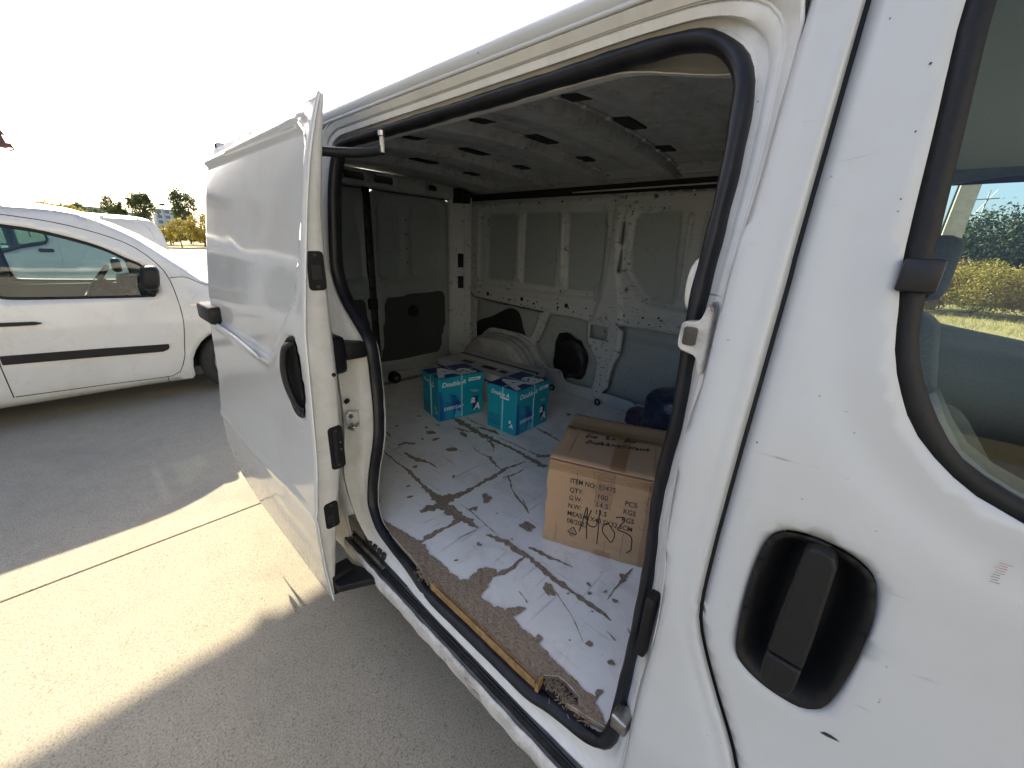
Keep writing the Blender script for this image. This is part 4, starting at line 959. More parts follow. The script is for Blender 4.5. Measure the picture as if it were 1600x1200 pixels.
def roof_inside():
    def zc(y): return 2.018-(.066 if y < .95 else .030)*((y-.95)/.75)**2
    xs = np.linspace(-2.34, .32, 420); ys = np.linspace(.245, 1.80, 40)
    def sheet(x, y):
        z = zc(y)
        for c, w, a in ((-.20, .012, .010), (-.16, .012, -.006), (.10, .015, .008), (-.36, .02, -.004), (-.75, .02, -.005), (-1.18, .02, -.005), (-1.60, .02, -.005), (-.30, .006, -.006), (-.43, .006, -.006), (-.70, .006, -.006), (-.84, .006, -.005), (-1.10, .006, -.006), (-1.27, .006, -.006), (-1.53, .006, -.006), (-1.69, .006, -.005), (-2.0, .006, -.006), (-.05, .006, -.006)): z += a*math.exp(-((x-c)/w)**2)
        return z
    G = [[(x, y, sheet(x, y)) for y in ys] for x in xs]
    o = MB().grid(np.array(G)).build('roof_lining', 'roof_in', VAN, True)
    o.data.flip_normals()
    for c in (-.56, -.97, -1.40, -1.83):
        prof = [(-.075, .002), (-.062, -.002), (-.056, -.028), (-.046, -.040), (.0, -.034), (.046, -.040), (.056, -.028), (.062, -.002), (.075, .002)]
        yy = np.linspace(.27, 1.74, 46); G = []
        for y in yy:
            e = min(1, (y-.27)/.05, (1.74-y)/.03); G.append([(c+a+.06*((y-.3)/1.4)**2*-1, y, zc(y)+b*(.4+.6*max(0, e))-.003) for a, b in prof])
        rib = MB().grid(np.array(G)).build('roof_rib', 'roof_in', VAN, True, angle=30); solid(rib, .003, 0)
        k = 0
        for y, w in ((.62, .09), (.98, .17), (1.36, .10)):
            dx = .105; xx = c-.06*((y-.3)/1.4)**2
            b = MB().prism([(xx+dx-.032, y-w/2), (xx+dx+.028, y-w/2+.02), (xx+dx+.026, y+w/2), (xx+dx-.034, y+w/2-.016)], lambda a, bb, d: (a, bb, zc(bb)-.002+d), -.004, .004); b.build('rib_slot', 'void', rib)
            b = MB().prism(rrect(xx-dx-.030, xx-dx+.030, y+.10-.035, y+.10+.035, .012), lambda a, bb, d: (a, bb, zc(bb)-.002+d), -.003, .004)
            if y < 1.3: b.build('rib_slot', 'void', rib)
        for y in np.arange(.4, 1.7, .16):
            xx = c-.06*((y-.3)/1.4)**2
            MB().box(xx+.056, xx+.082, y-.012, y+.012, zc(y)-.012, zc(y)-.002, bev=.003).build('weld_tab', 'roof_in', rib, True, angle=40)
        MB().box(c-.115, c+.0, 1.70, 1.775, 1.955, 1.985, bev=.006).build('rib_foot', 'roof_in', rib, True, angle=40)
    # side rails of the roof, and a black sheet painting the shade in the gap over the wall
    MB().box(-2.3, .3, 1.735, 1.762, 1.968, 1.985, bev=.004).build('roof_side_rail', 'roof_in', VAN, True, angle=40)
    MB().add([(-2.36, 1.80, 1.88), (.32, 1.80, 1.88), (.32, 1.80, 2.02), (-2.36, 1.80, 2.02), (-2.36, 1.765, 1.885), (.32, 1.765, 1.885)], [(0, 1, 2, 3), (4, 5, 1, 0)]).build('cantrail_gap_shade', 'void', VAN)
    # inner face of the cantrail above the door
    pr = [(.195, 1.862), (.215, 1.868), (.240, 1.8705), (.246, 1.874), (.243, 1.880), (.247, 1.888), (.262, 1.905), (.268, 1.93), (.272, 2.0)]
    G = []
    for x in np.linspace(-2.3, .30, 80):
        t = sstep(-.10, .12, x); G.append([(x, y+.075*t, z-.018*t*(z < 1.9)) for y, z in pr])
    o = MB().grid(np.array(G)).build('cantrail_inside', 'jamb', VAN, True, angle=50); solid(o, .002, 0)
    # near side wall inside, bulkhead
    MB().add([(-2.34, .12, .5), (-1.16, .12, .5), (-1.16, .20, 1.95), (-2.34, .20, 1.95)], [(0, 1, 2, 3)]).build('near_side_lining', 'inner', VAN)
    bh = [(.12, .5), (1.78, .5), (1.76, 1.2), (1.70, 2.0), (.26, 2.0), (.19, 1.85), (.16, 1.2)]
    panel('bulkhead', bh, lambda P: np.c_[.305+.01*np.sin(P[:, 0]*14)**2, P], 'inner_clean', VAN, step=.05, thick=.004, flip=True)
roof_inside()

def cab():
    G = [[(x, y, 1.925-.03*((y-.95)/.75)**2-.05*sstep(.8, 1.05, x)) for y in np.linspace(.16, 1.74, 20)] for x in np.linspace(.31, 1.02, 16)]
    o = MB().grid(np.array(G)).build('headliner', 'headliner', VAN, True); o.data.flip_normals()
    for y in (.17, 1.73):
        P = cr([(.31, y, 1.86), (.6, y, 1.905), (.9, y, 1.89), (1.1, y, 1.70), (1.32, y, 1.28)], 30, False)
        MB().tube(P, .035, 8).build('pillar_trim', 'greytrim', VAN, True)
    MB().box(.32, .42, 1.71, 1.80, .6, 1.88, bev=.02).build('belt_pillar', 'greytrim', VAN, True, angle=50)
    def seat(x, y, w, name):
        b = MB(); b.box(x, x+.50, y-w/2, y+w/2, .78, .93, bev=.05); s = b.build(name, 'seat', VAN, True, angle=50)
        G = []
        for t in np.linspace(0, 1, 12):
            z = .88+(.52 if w < .6 else .34)*t; xb = x+.02-.10*t; th = .15-.05*t; ww = w*(1-.12*t*t)
            ring = [(xb+th*.5*math.copysign(abs(math.cos(a))**.5, math.cos(a)), y+ww/2*math.copysign(abs(math.sin(a))**.4, math.sin(a)), z) for a in np.linspace(0, 2*math.pi, 20, endpoint=False)]
            G.append(ring+[ring[0]])
        top = [(x-.08+.03*(p_[0]-(x-.08)), y+.3*(p_[1]-y), G[-1][0][2]+.025) for p_ in G[-1]]; G.append(top)
        MB().grid(np.array(G)).build('backrest', 'seat', s, True)
        for yy in ((y,) if w < .6 else ()):
            MB().box(x-.14, x-.04, yy-.12, yy+.12, 1.46, 1.66, bev=.035).build('headrest', 'seat', s, True, angle=60)
            MB().tube([(x-.09, yy-.06, 1.38), (x-.09, yy-.06, 1.50)], .006, 6).build('headrest_post', 'metal', s, True)
    seat(.55, 1.42, .50, 'driver_seat'); seat(.62, .62, .88, 'passenger_bench')
    G = [[(x, y, z) for y in np.linspace(.12, 1.78, 12)] for x, z in ((1.30, .8), (1.12, .95), (1.10, 1.12), (1.16, 1.20), (1.4, 1.22))]
    MB().grid(np.array(G)).build('dashboard', 'greytrim', VAN, True)
    P = [(1.02+.06*math.cos(a), 1.42+.19*math.sin(a), 1.13+.17*math.cos(a)) for a in np.linspace(0, 2*math.pi, 30, endpoint=False)]
    s = MB().tube(P, .014, 8, closed=True).build('steering_wheel', 'plastic', VAN, True)
    MB().tube([(1.02, 1.42, 1.13), (1.2, 1.42, 1.02)], .03, 10).build('steering_column', 'plastic', s, True)
    MB().box(.31, 1.3, .14, 1.76, .42, .46).build('cab_floor', 'seat', VAN)
cab()

# ------------------------------------------------------------------ load: boxes and parcels
def front(V, u, v, d=.0012):   # text placed on a box's local y=0 face
    return np.c_[u+V[:, 0], np.full(len(V), -d), v+V[:, 1]]
def brown_box():
    T = thing('cardboard_box', (-.315, .426, .5815), 'large brown cardboard box with printed weights and handwriting on it', 'box', rz=.375)
    w, d, h = .41, .405, .325
    # body with soft bulging faces
    bm = bmesh.new(); bmesh.ops.create_cube(bm, size=1); bmesh.ops.subdivide_edges(bm, edges=list(bm.edges), cuts=11, use_grid_fill=True)
    V = []
    for v in bm.verts:
        x, y, z = v.co
        bu = lambda a, b: (1-(2*a)**2)*(1-(2*b)**2)
        x2 = x+.010*bu(y, z)*np.sign(x)*(abs(x) > .499); y2 = y+.008*bu(x, z)*np.sign(y)*(abs(y) > .499); z2 = z-.006*bu(x, y)*(z > .499)
        n = .0025*math.sin(x*23+y*17)*math.sin(z*19+x*7)
        V.append((w*(x2+.5)+n, d*(y2+.5)+n, h*(z2+.5)))
    F = [[q.index for q in f.verts] for f in bm.faces]; bm.free()
    # keep the printed face flat: pull it to y = 0
    V = [(a, 0 if b < .014 and .006 < a < w-.006 and .006 < c < h-.006 else b, c) for a, b, c in V]
    o = mesh('carton', V, F, 'card', T, True, local=True, angle=35); bevel(o, .003, 2, 50)
    L = lambda b, n, m, **k: mesh(n, b.V, b.F, m, T, k.get('smooth', False), local=True)
    # flaps on the top, meeting at the seam
    for y0, y1, t in ((.002, .268, .006), (.272, .403, .004)):
        b = MB(); G = [[(x, y, h+.001+t*(.35+.65*abs(math.cos(3.1*(y-y0)/(y1-y0))))-.004*math.sin(math.pi*x/w)*(1 if y0 > .2 else .4)) for y in np.linspace(y0, y1, 10)] for x in np.linspace(.002, w-.002, 14)]
        b.grid(np.array(G)); f = L(b, 'top_flap', 'card', smooth=True); solid(f, .004, -1)
    zt = h+.0085
    # tape: over the seam and down the printed face
    b = MB(); b.grid(np.array([[(x, y, h+.0105+.001*math.sin(x*90)) for y in (.235, .255, .27, .285, .305)] for x in np.linspace(0.0, w, 26)])); L(b, 'tape', 'tape', smooth=True)
    b = MB(); b.grid(np.array([[(x, -.0016-.0006*math.sin(z*70+x*40), z) for x in np.linspace(.163, .220, 5)] for z in np.linspace(.19, h, 14)])); L(b, 'tape', 'tape', smooth=True)
    b = MB(); b.grid(np.array([[(x, -.0022-.0006*math.sin(x*70), z) for z in np.linspace(.292, .326, 4)] for x in np.linspace(.0, w, 22)])); L(b, 'tape', 'tape', smooth=True)
    b = MB(); b.grid(np.array([[(x, -.0014, z) for x in np.linspace(.183, .237, 3)] for z in np.linspace(0.0, .022, 4)])); L(b, 'tape', 'tape')
    b = MB(); b.grid(np.array([[(x, -.0028, z) for x in np.linspace(.325, .375, 4)] for z in np.linspace(0.005, .325, 14)])); L(b, 'tape', 'tape')
    b = MB(); b.grid(np.array([[(x, y, h+.0112) for x in np.linspace(.195, .245, 4)] for y in np.linspace(.0, .24, 10)])); L(b, 'tape', 'tape')
    # creases
    b = MB()
    r = np.random.default_rng(2)
    for x in (.045, .10, .155, .215, .27, .325, .36):
        z0, z1 = (.01, r.uniform(.06, .14)) if r.random() < .5 else (r.uniform(.2, .26), .32)
        P = [(x+.0015*math.sin(k*2.3), -.0004, z0+(z1-z0)*k/6) for k in range(7)]; b.tube(P, .0007, 4)
    b.tube([(.052, y, h+.0094) for y in np.linspace(.01, .25, 8)], .0008, 4); b.tube([(.33, y, h+.0094) for y in np.linspace(.01, .25, 8)], .0008, 4)
    L(b, 'creases', 'card_dark')
    # print
    sz = .0285
    WD = {'ITEM NO:': .084, '83475': .055, 'QTY:': .045, '100': .032, 'PCS': .037, 'G.W:': .043, '14.5': .037, 'KGS': .038, 'N.W:': .043, '13.5': .036, 'MEAS:41X40.5X32.5CM': .214, '08/2023': .071}
    lines = [(.079, .257, 'ITEM NO:'), (.171, .258, '83475'), (.080, .222, 'QTY:'), (.174, .222, '100'), (.260, .222, 'PCS'), (.080, .191, 'G.W:'), (.173, .191, '14.5'), (.259, .191, 'KGS'),
             (.080, .160, 'N.W:'), (.173, .161, '13.5'), (.258, .160, 'KGS'), (.080, .129, 'MEAS:41X40.5X32.5CM'), (.080, .099, '08/2023')]
    for u, v, s in lines: text_mesh('printed_line', s, sz, 'ink', T, lambda V, u=u, v=v, wd=WD[s]: front((V-np.array([V[:, 0].min(), 0, 0]))*np.array([wd/np.ptp(V[:, 0]), .92, 1]), u, v), bold=.0003)
    # recycling triangle
    b = MB(); c = [(.104, .088), (.087, .058), (.121, .058)]
    for i in range(3):
        a, e = np.array(c[i]), np.array(c[(i+1) % 3]); a2, e2 = a+(e-a)*.14, a+(e-a)*.80
        b.tube([(a2[0], -.0006, a2[1]), (e2[0], -.0006, e2[1])], .0016, 4)
        n = np.array([-(e-a)[1], (e-a)[0]]); n = n/np.linalg.norm(n)*.005; tip = a+(e-a)*.95
        b.add([(e2[0]+n[0], -.0012, e2[1]+n[1]), (e2[0]-n[0], -.0012, e2[1]-n[1]), (tip[0], -.0012, tip[1])], [(0, 1, 2)])
    L(b, 'recycling_mark', 'ink')
    text_mesh('printed_line', '20', .012, 'ink', T, lambda V: front(V, .098, .0625)); text_mesh('printed_line', 'PAP', .010, 'ink', T, lambda V: front(V, .094, .046))
    # marker scrawl and faint stamp
    def stroke(pts, rad, plane, name='marker_stroke'):
        b = MB(); P = cr(pts, max(8, len(pts)*7), False)
        b.tube([(p_[0], -.0014, p_[1]) for p_ in P] if plane == 0 else [(p_[0], p_[1], h+.0118) for p_ in P], rad, 5); L(b, name, 'ink')
    for s in ([(.126, .076), (.134, .12), (.143, .18), (.149, .11), (.154, .055)], [(.158, .172), (.150, .135), (.152, .115), (.168, .108), (.180, .117), (.185, .150), (.186, .182)], [(.185, .18), (.188, .11), (.190, .045)],
              [(.217, .139), (.203, .125), (.204, .10), (.219, .081), (.236, .068), (.243, .103), (.229, .124), (.217, .139)], [(.239, .169), (.259, .175), (.267, .169), (.258, .145), (.250, .125), (.275, .12), (.296, .108), (.300, .075), (.300, .058), (.289, .044)]): stroke(s, .0016, 0)
    r = np.random.default_rng(8); b = MB()
    for k in range(46):
        x, z = r.uniform(.315, .352), r.choice([.262, .24, .215, .15])+r.normal(0, .006); b.tube([(x, -.0004, z), (x+r.normal(0, .001), -.0004, z+r.uniform(.003, .010))], .0005, 4)
    L(b, 'smudged_stamp', 'ink')
    # handwriting on the lid, drawn letter by letter in cursive strokes
    U = {'Д': [[(0, -.15), (0, .1), (.7, .1), (.7, -.15)], [(.1, .1), (.35, .95), (.6, .1)]], 'и': [[(0, .6), (.03, .05), (.2, .05), (.38, .6), (.4, .05)]], 'Е': [[(.5, .95), (.1, .85), (.08, .55), (.35, .5), (.05, .4), (.05, .08), (.5, .05)]],
         'н': [[(0, .6), (0, 0)], [(0, .3), (.35, .32)], [(.36, .6), (.36, 0)]], 'в': [[(0, .3), (.15, .9), (.2, .5), (.05, .05), (.3, .1), (.3, .35), (.05, .4)]], 'е': [[(.02, .3), (.32, .35), (.2, .58), (.02, .3), (.15, .02), (.35, .1)]],
         'л': [[(0, .05), (.18, .6), (.36, 0)]], 'о': [[(.18, .58), (0, .3), (.15, .02), (.34, .3), (.18, .58)]], 'п': [[(0, 0), (.02, .6), (.3, .58), (.32, 0)]], 'м': [[(0, 0), (.08, .6), (.22, .15), (.38, .6), (.44, 0)]], 'ъ': [[(-.05, .58), (.1, .6), (.1, .05), (.32, .1), (.28, .32), (.1, .3)]], 'т': [[(.15, .6), (.15, 0)], [(0, .6), (.36, .6)]], ' ': []}
    def write(s, x0, y0, x1, y1, hgt):
        adv = [(.85 if c == 'Д' else .7 if c == 'Е' else .62 if c in 'м' else .95 if c == ' ' else .52) for c in s]; tot = sum(adv); a = 0
        ux = np.array([x1-x0, y1-y0]); sc = np.linalg.norm(ux)/tot; ux /= np.linalg.norm(ux); uy = np.array([-ux[1], ux[0]])
        for c, ad in zip(s, adv):
            for st in U[c]:
                pts = [tuple(np.array([x0, y0])+ux*(a+p_*.95)*sc+uy*(q_+.15*p_)*hgt) for p_, q_ in st]; stroke(pts, .0017, 1)
            a += ad
    write('Ди Ен Ди', .085, .196, .265, .228, .026)
    write('Дивелопмънт', .095, .150, .318, .182, .026)
brown_box()

def paper_box(loc, rz, label):
    T = thing('paper_box', loc, label, 'box', 'teal copy paper cartons', rz=rz)
    w, d, h = .305, .22, .265; lid = .072
    L = lambda b, n, m, **k: mesh(n, b.V, b.F, m, T, k.get('smooth', False), local=True)
    L(MB().box(.003, w-.003, .003, d-.003, 0, h-.01, bev=.003), 'carton', 'teal')
    ld_ = L(MB().box(0, w, 0, d, h-lid, h, bev=.003), 'lid', 'teal')
    F0 = lambda x, z, y=-.0008: (x, y, z)
    def quadf(pts, m, n, y): b = MB(); b.add([(x, y, z) for x, z in pts], [tuple(range(len(pts)))]); L(b, n, m)
    def quads(pts, m, n, x): b = MB(); b.add([(x, y, z) for y, z in pts], [tuple(range(len(pts)))[::-1]]); L(b, n, m)
    yb_ = .0022
    # long face (local y = 0)
    quadf([(.006, .004), (.19, .004), (.155, .08), (.115, .15), (.006, .188)], 'swirl', 'printed_swirl', yb_)
    quadf([(.10, .004), (.16, .004), (.145, .035), (.118, .06)], 'teal_light', 'printed_peak', yb_-.0004)
    text = lambda s, size, m, u, v, y, bold=.0004, sh=.22: text_mesh('printed_text', s, size, m, T, lambda V: np.c_[u+V[:, 0], np.full(len(V), y), v+V[:, 1]], bold=bold, shear=sh)
    text('Double A', .040, 'white_print', .022, .212, -.0008, .0006)
    text('Double A', .033, 'navy_print', .035, .092, yb_-.0008)
    text('EVERYDAY', .027, 'white_print', .034, .064, yb_-.0008)
    quadf([(.196, .224), (.280, .224), (.286, .243), (.202, .243)], 'white_print', 'badge', -.0006)
    text('PREMIUM', .014, 'teal', .203, .2285, -.0012)
    text('Consistent', .011, 'white_print', .212, .158, yb_-.0006, 0); text('Thickness', .011, 'white_print', .228, .147, yb_-.0006, 0)
    # the split "aA" mark
    quadf([(.228, .078), (.268, .078), (.268, .12), (.228, .12)], 'navy_print', 'logo_field', yb_-.0002); quadf([(.228, .03), (.268, .03), (.268, .074), (.228, .074)], 'navy_print', 'logo_field', yb_-.0002)
    text('a', .066, 'white_print', .216, .080, yb_-.0008, .0022); text('A', .060, 'white_print', .238, .031, yb_-.0008, .0022)
    # short face (local x = 0)
    ts = lambda s, size, m, u, v, x, bold=.0004: text_mesh('printed_text', s, size, m, T, lambda V: np.c_[np.full(len(V), x), d-u-V[:, 0], v+V[:, 1]], bold=bold, shear=.22)
    ts('Double A', .034, 'white_print', .030, .214, -.0008)
    quads([(d-.10, .20), (d-.165, .20), (d-.165, .209), (d-.10, .209)], 'white_print', 'badge', -.0006)
    ts('a', .036, 'white_print', .165, .066, .0016, .0012); ts('A', .036, 'white_print', .172, .040, .0016, .0012)
    b = MB()
    for k in range(5): b.box(.0012, .0026, d-.10+.0, d-.02, .028+.014*k, .0315+.014*k)
    L(b, 'small_print', 'navy_print')
    # lid top: big cropped letters
    def qt(pts, m, n, z): b = MB(); b.add([(x, y, z) for x, y in pts], [tuple(range(len(pts)))]); L(b, n, m)
    qt([(.004, .004), (w-.004, .004), (w-.004, d-.004), (.004, d-.004)], 'navy_print', 'lid_print', h+.0006)
    tt = lambda s, size, m, u, v, z, bold: text_mesh('printed_text', s, size, m, T, lambda V: np.c_[u+V[:, 0], v+V[:, 1], np.full(len(V), z)], bold=bold)
    tt('A', .24, 'white_print', .02, .022, h+.0012, .008); tt('a', .22, 'white_print', .175, .022, h+.0012, .008)
    # straps
    for s in (.11,):
        b = MB(); b.box(s+.04, s+.047, -.0018, d+.0018, -.0005, h+.0022, bev=.0006); L(b, 'strap', 'strap')
    b = MB(); b.box(-.0018, w+.0018, d*.45, d*.45+.007, -.0005, h+.0026, bev=.0006); L(b, 'strap', 'strap')
    return T
paper_box((-1.352, .754, .5815), 1.376, 'teal paper carton standing farther back on the floor, between the rear doors and its twin')
paper_box((-.921, .947, .5815), 1.611, 'teal paper carton nearer the tall brown cardboard box on the van floor')

def white_carton():
    T = thing('flat_carton', (-1.55, 1.36, .5815), 'long low white carton lying behind the two teal boxes by the wheel arch', 'box', rz=math.radians(3))
    L = lambda b, n, m: mesh(n, b.V, b.F, m, T, False, local=True)
    w, d, h = .36, .17, .20
    L(MB().box(-w, w, -d, d, 0, h-.02, bev=.004), 'carton', 'white_card')
    L(MB().box(-w-.004, w+.004, -d-.004, d+.004, h-.045, h, bev=.004), 'lid', 'white_card')
    L(MB().box(-w-.005, w+.005, .06, .085, h-.01, h+.001), 'printed_band', 'ink')
    L(MB().box(-w-.006, w+.006, -d-.0055, d+.0055, h-.055, h-.048), 'printed_line', 'navy_print')
    for x0, x1 in ((-.2, -.1), (.0, .12), (.16, .22)): L(MB().box(x0, x1, -.10, -.05, h-.01, h+.0008), 'printed_text_block', 'dark_metal')
    L(MB().box(-w*.9, w*.9, -.004, .004, h-.01, h+.0012), 'tape', 'white_print')
white_carton()

def blob(name, c, r, mat, label, cat, seed, amp=.25, pw=.6, parts=None):
    bm = bmesh.new(); bmesh.ops.create_icosphere(bm, subdivisions=5, radius=1)
    rs = np.random.default_rng(seed); K = rs.normal(0, 1, (14, 3))*rs.uniform(1.5, 7, (14, 1)); ph = rs.uniform(0, 6.3, 14); am = 1/np.linalg.norm(K, axis=1)
    V = np.array([v.co[:] for v in bm.verts]); V = np.sign(V)*np.abs(V)**pw
    n = (np.sin(V@K.T+ph)*am).sum(1); n2 = np.abs(np.sin(V@K.T*2.3+ph)).mean(1)
    V = V*(1+amp*n[:, None]*.5-amp*.5*(n2[:, None]-.6))
    V = V*np.array(r); V[:, 2] -= V[:, 2].min()
    F = [[q.index for q in f.verts] for f in bm.faces]; bm.free()
    o = mesh(name, V, F, mat, None, True); o.location = c
    return tag(o, label, cat)
blob('wrapped_bundle', (-.24, 1.56, .581), (.23, .17, .145), 'wrap', 'dark blue bundle wrapped in shiny plastic behind the brown cardboard box', 'bundle', 4, .22)
blob('wrapped_parcel', (-.50, 1.63, .581), (.10, .09, .055), 'purple', 'small purple plastic wrapped parcel beside the blue bundle', 'parcel', 11, .2)
blob('black_sack', (-1.165, 1.795, .66), (.15, .042, .175), 'sack', 'black crumpled sack stuffed in the wall recess next to the wheel arch', 'sack', 21, .3, .8)

# ------------------------------------------------------------------ other vehicles
def inset(L, d):
    L = np.asarray(L, float); T = np.roll(L, -1, 0)-np.roll(L, 1, 0); T /= np.linalg.norm(T, axis=1)[:, None]+1e-9; N_ = np.c_[-T[:, 1], T[:, 0]]
    s = np.sign((L[:, 0]*np.roll(L[:, 1], -1)-np.roll(L[:, 0], -1)*L[:, 1]).sum()); return L+N_*d*s
def car(name, label, W_, origin, wmap, top, sill_pts, arches, windows, zsec, extra_in, segs, bow, crown, wheel_r):
    T = thing(name, origin, label, 'van')
    ZS, SS = zip(*zsec)
    def s_of(P): return np.interp(P[:, 1], ZS, SS)+extra_in(P)
    topc = cr([(a, b) for a, b in top], 120, False)
    outline = sill_pts+topc.tolist()
    for fr in (False, True):
        def fn(P, off_=0.):
            s = s_of(P)+off_; return wmap(P[:, 0], W_-s if fr else s, P[:, 1])
        body = panel('body_side', outline, fn, 'car_white', T, holes=[w for w in windows], step=.045, edge=.03, thick=.004, flip=fr)
        for w in windows:
            wi = inset(w, .020)
            fr_ = panel('window_frame', w, lambda P: fn(P, .003), 'plastic', body, holes=[wi], step=.06, edge=.025, thick=.02, flip=fr)
            panel('window_glass', wi, lambda P: fn(P, .010), 'car_glass', body, step=.12, flip=fr)
        if not fr: near = body
    n = len(topc); s = s_of(topc)
    for nm, (a, b), m in segs:
        k = [i for i in range(n) if a <= i/(n-1) <= b]
        if k[0] > 0: k = [k[0]-1]+k
        G = []
        for i in k:
            row = []
            for u in np.linspace(-1, 1, 15):
                sw = s[i]+(W_-2*s[i])*(u+1)/2; l = topc[i, 0]+bow(topc[i])*(1-u*u); z = topc[i, 1]+crown(topc[i])*(1-u*u)
                row.append(np.asarray(wmap(np.array([l]), np.array([sw]), np.array([z])))[0])
            G.append(row)
        MB().grid(np.array(G)).build(nm, m, T, True)
    MB().add(wmap(np.array([sill_pts[0][0], sill_pts[-1][0]]*2), np.array([.1, .1, W_-.1, W_-.1]), np.full(4, .24)).tolist(), [(0, 1, 3, 2)]).build('underbody', 'black', T)
    for (l, z, r) in arches:
        for sd in (0, 1):
            c = wmap(np.array([l]), np.array([.035 if sd == 0 else W_-.035]), np.array([wheel_r]))[0]
            wheel_x(T, c, -1 if sd == 0 else 1, wheel_r)
    return T, near, s_of, topc
def wheel_x(parent, c, s, r, w=.19):
    """wheel with its axle along X"""
    def lathe(prof, mat, name, par):
        n = 40; m = len(prof); V = []; F = []
        for i in range(n):
            a = 2*math.pi*i/n
            for d, rr in prof: V.append((c[0]+s*d, c[1]+rr*math.cos(a), c[2]+rr*math.sin(a)))
        for i in range(n):
            for j in range(m-1): F.append((i*m+j, i*m+j+1, ((i+1) % n)*m+j+1, ((i+1) % n)*m+j))
        o = mesh(name, V, F, mat, par, True, angle=50)
        bm = bmesh.new(); bm.from_mesh(o.data); bmesh.ops.recalc_face_normals(bm, faces=bm.faces); bm.to_mesh(o.data); bm.free(); return o
    t = lathe([(.03, r*.64), (.0, r*.72), (.005, r*.88), (.025, r*.97), (.04, r), (w-.04, r), (w-.02, r*.96), (w, r*.7), (w-.02, r*.6)], 'tyre', 'wheel', parent)
    lathe([(.03, r*.655), (.012, r*.63), (.03, r*.56), (.06, r*.50), (.045, r*.34), (.03, r*.22), (.03, .001)], 'rim', 'rim', t)

def arch_pts(l, z0, r, zb):
    a0 = math.asin(max(-1, min(1, (zb-z0)/r))); return [(l+r*math.cos(a), z0+r*math.sin(a)) for a in np.linspace(math.pi-a0, a0, 16)]

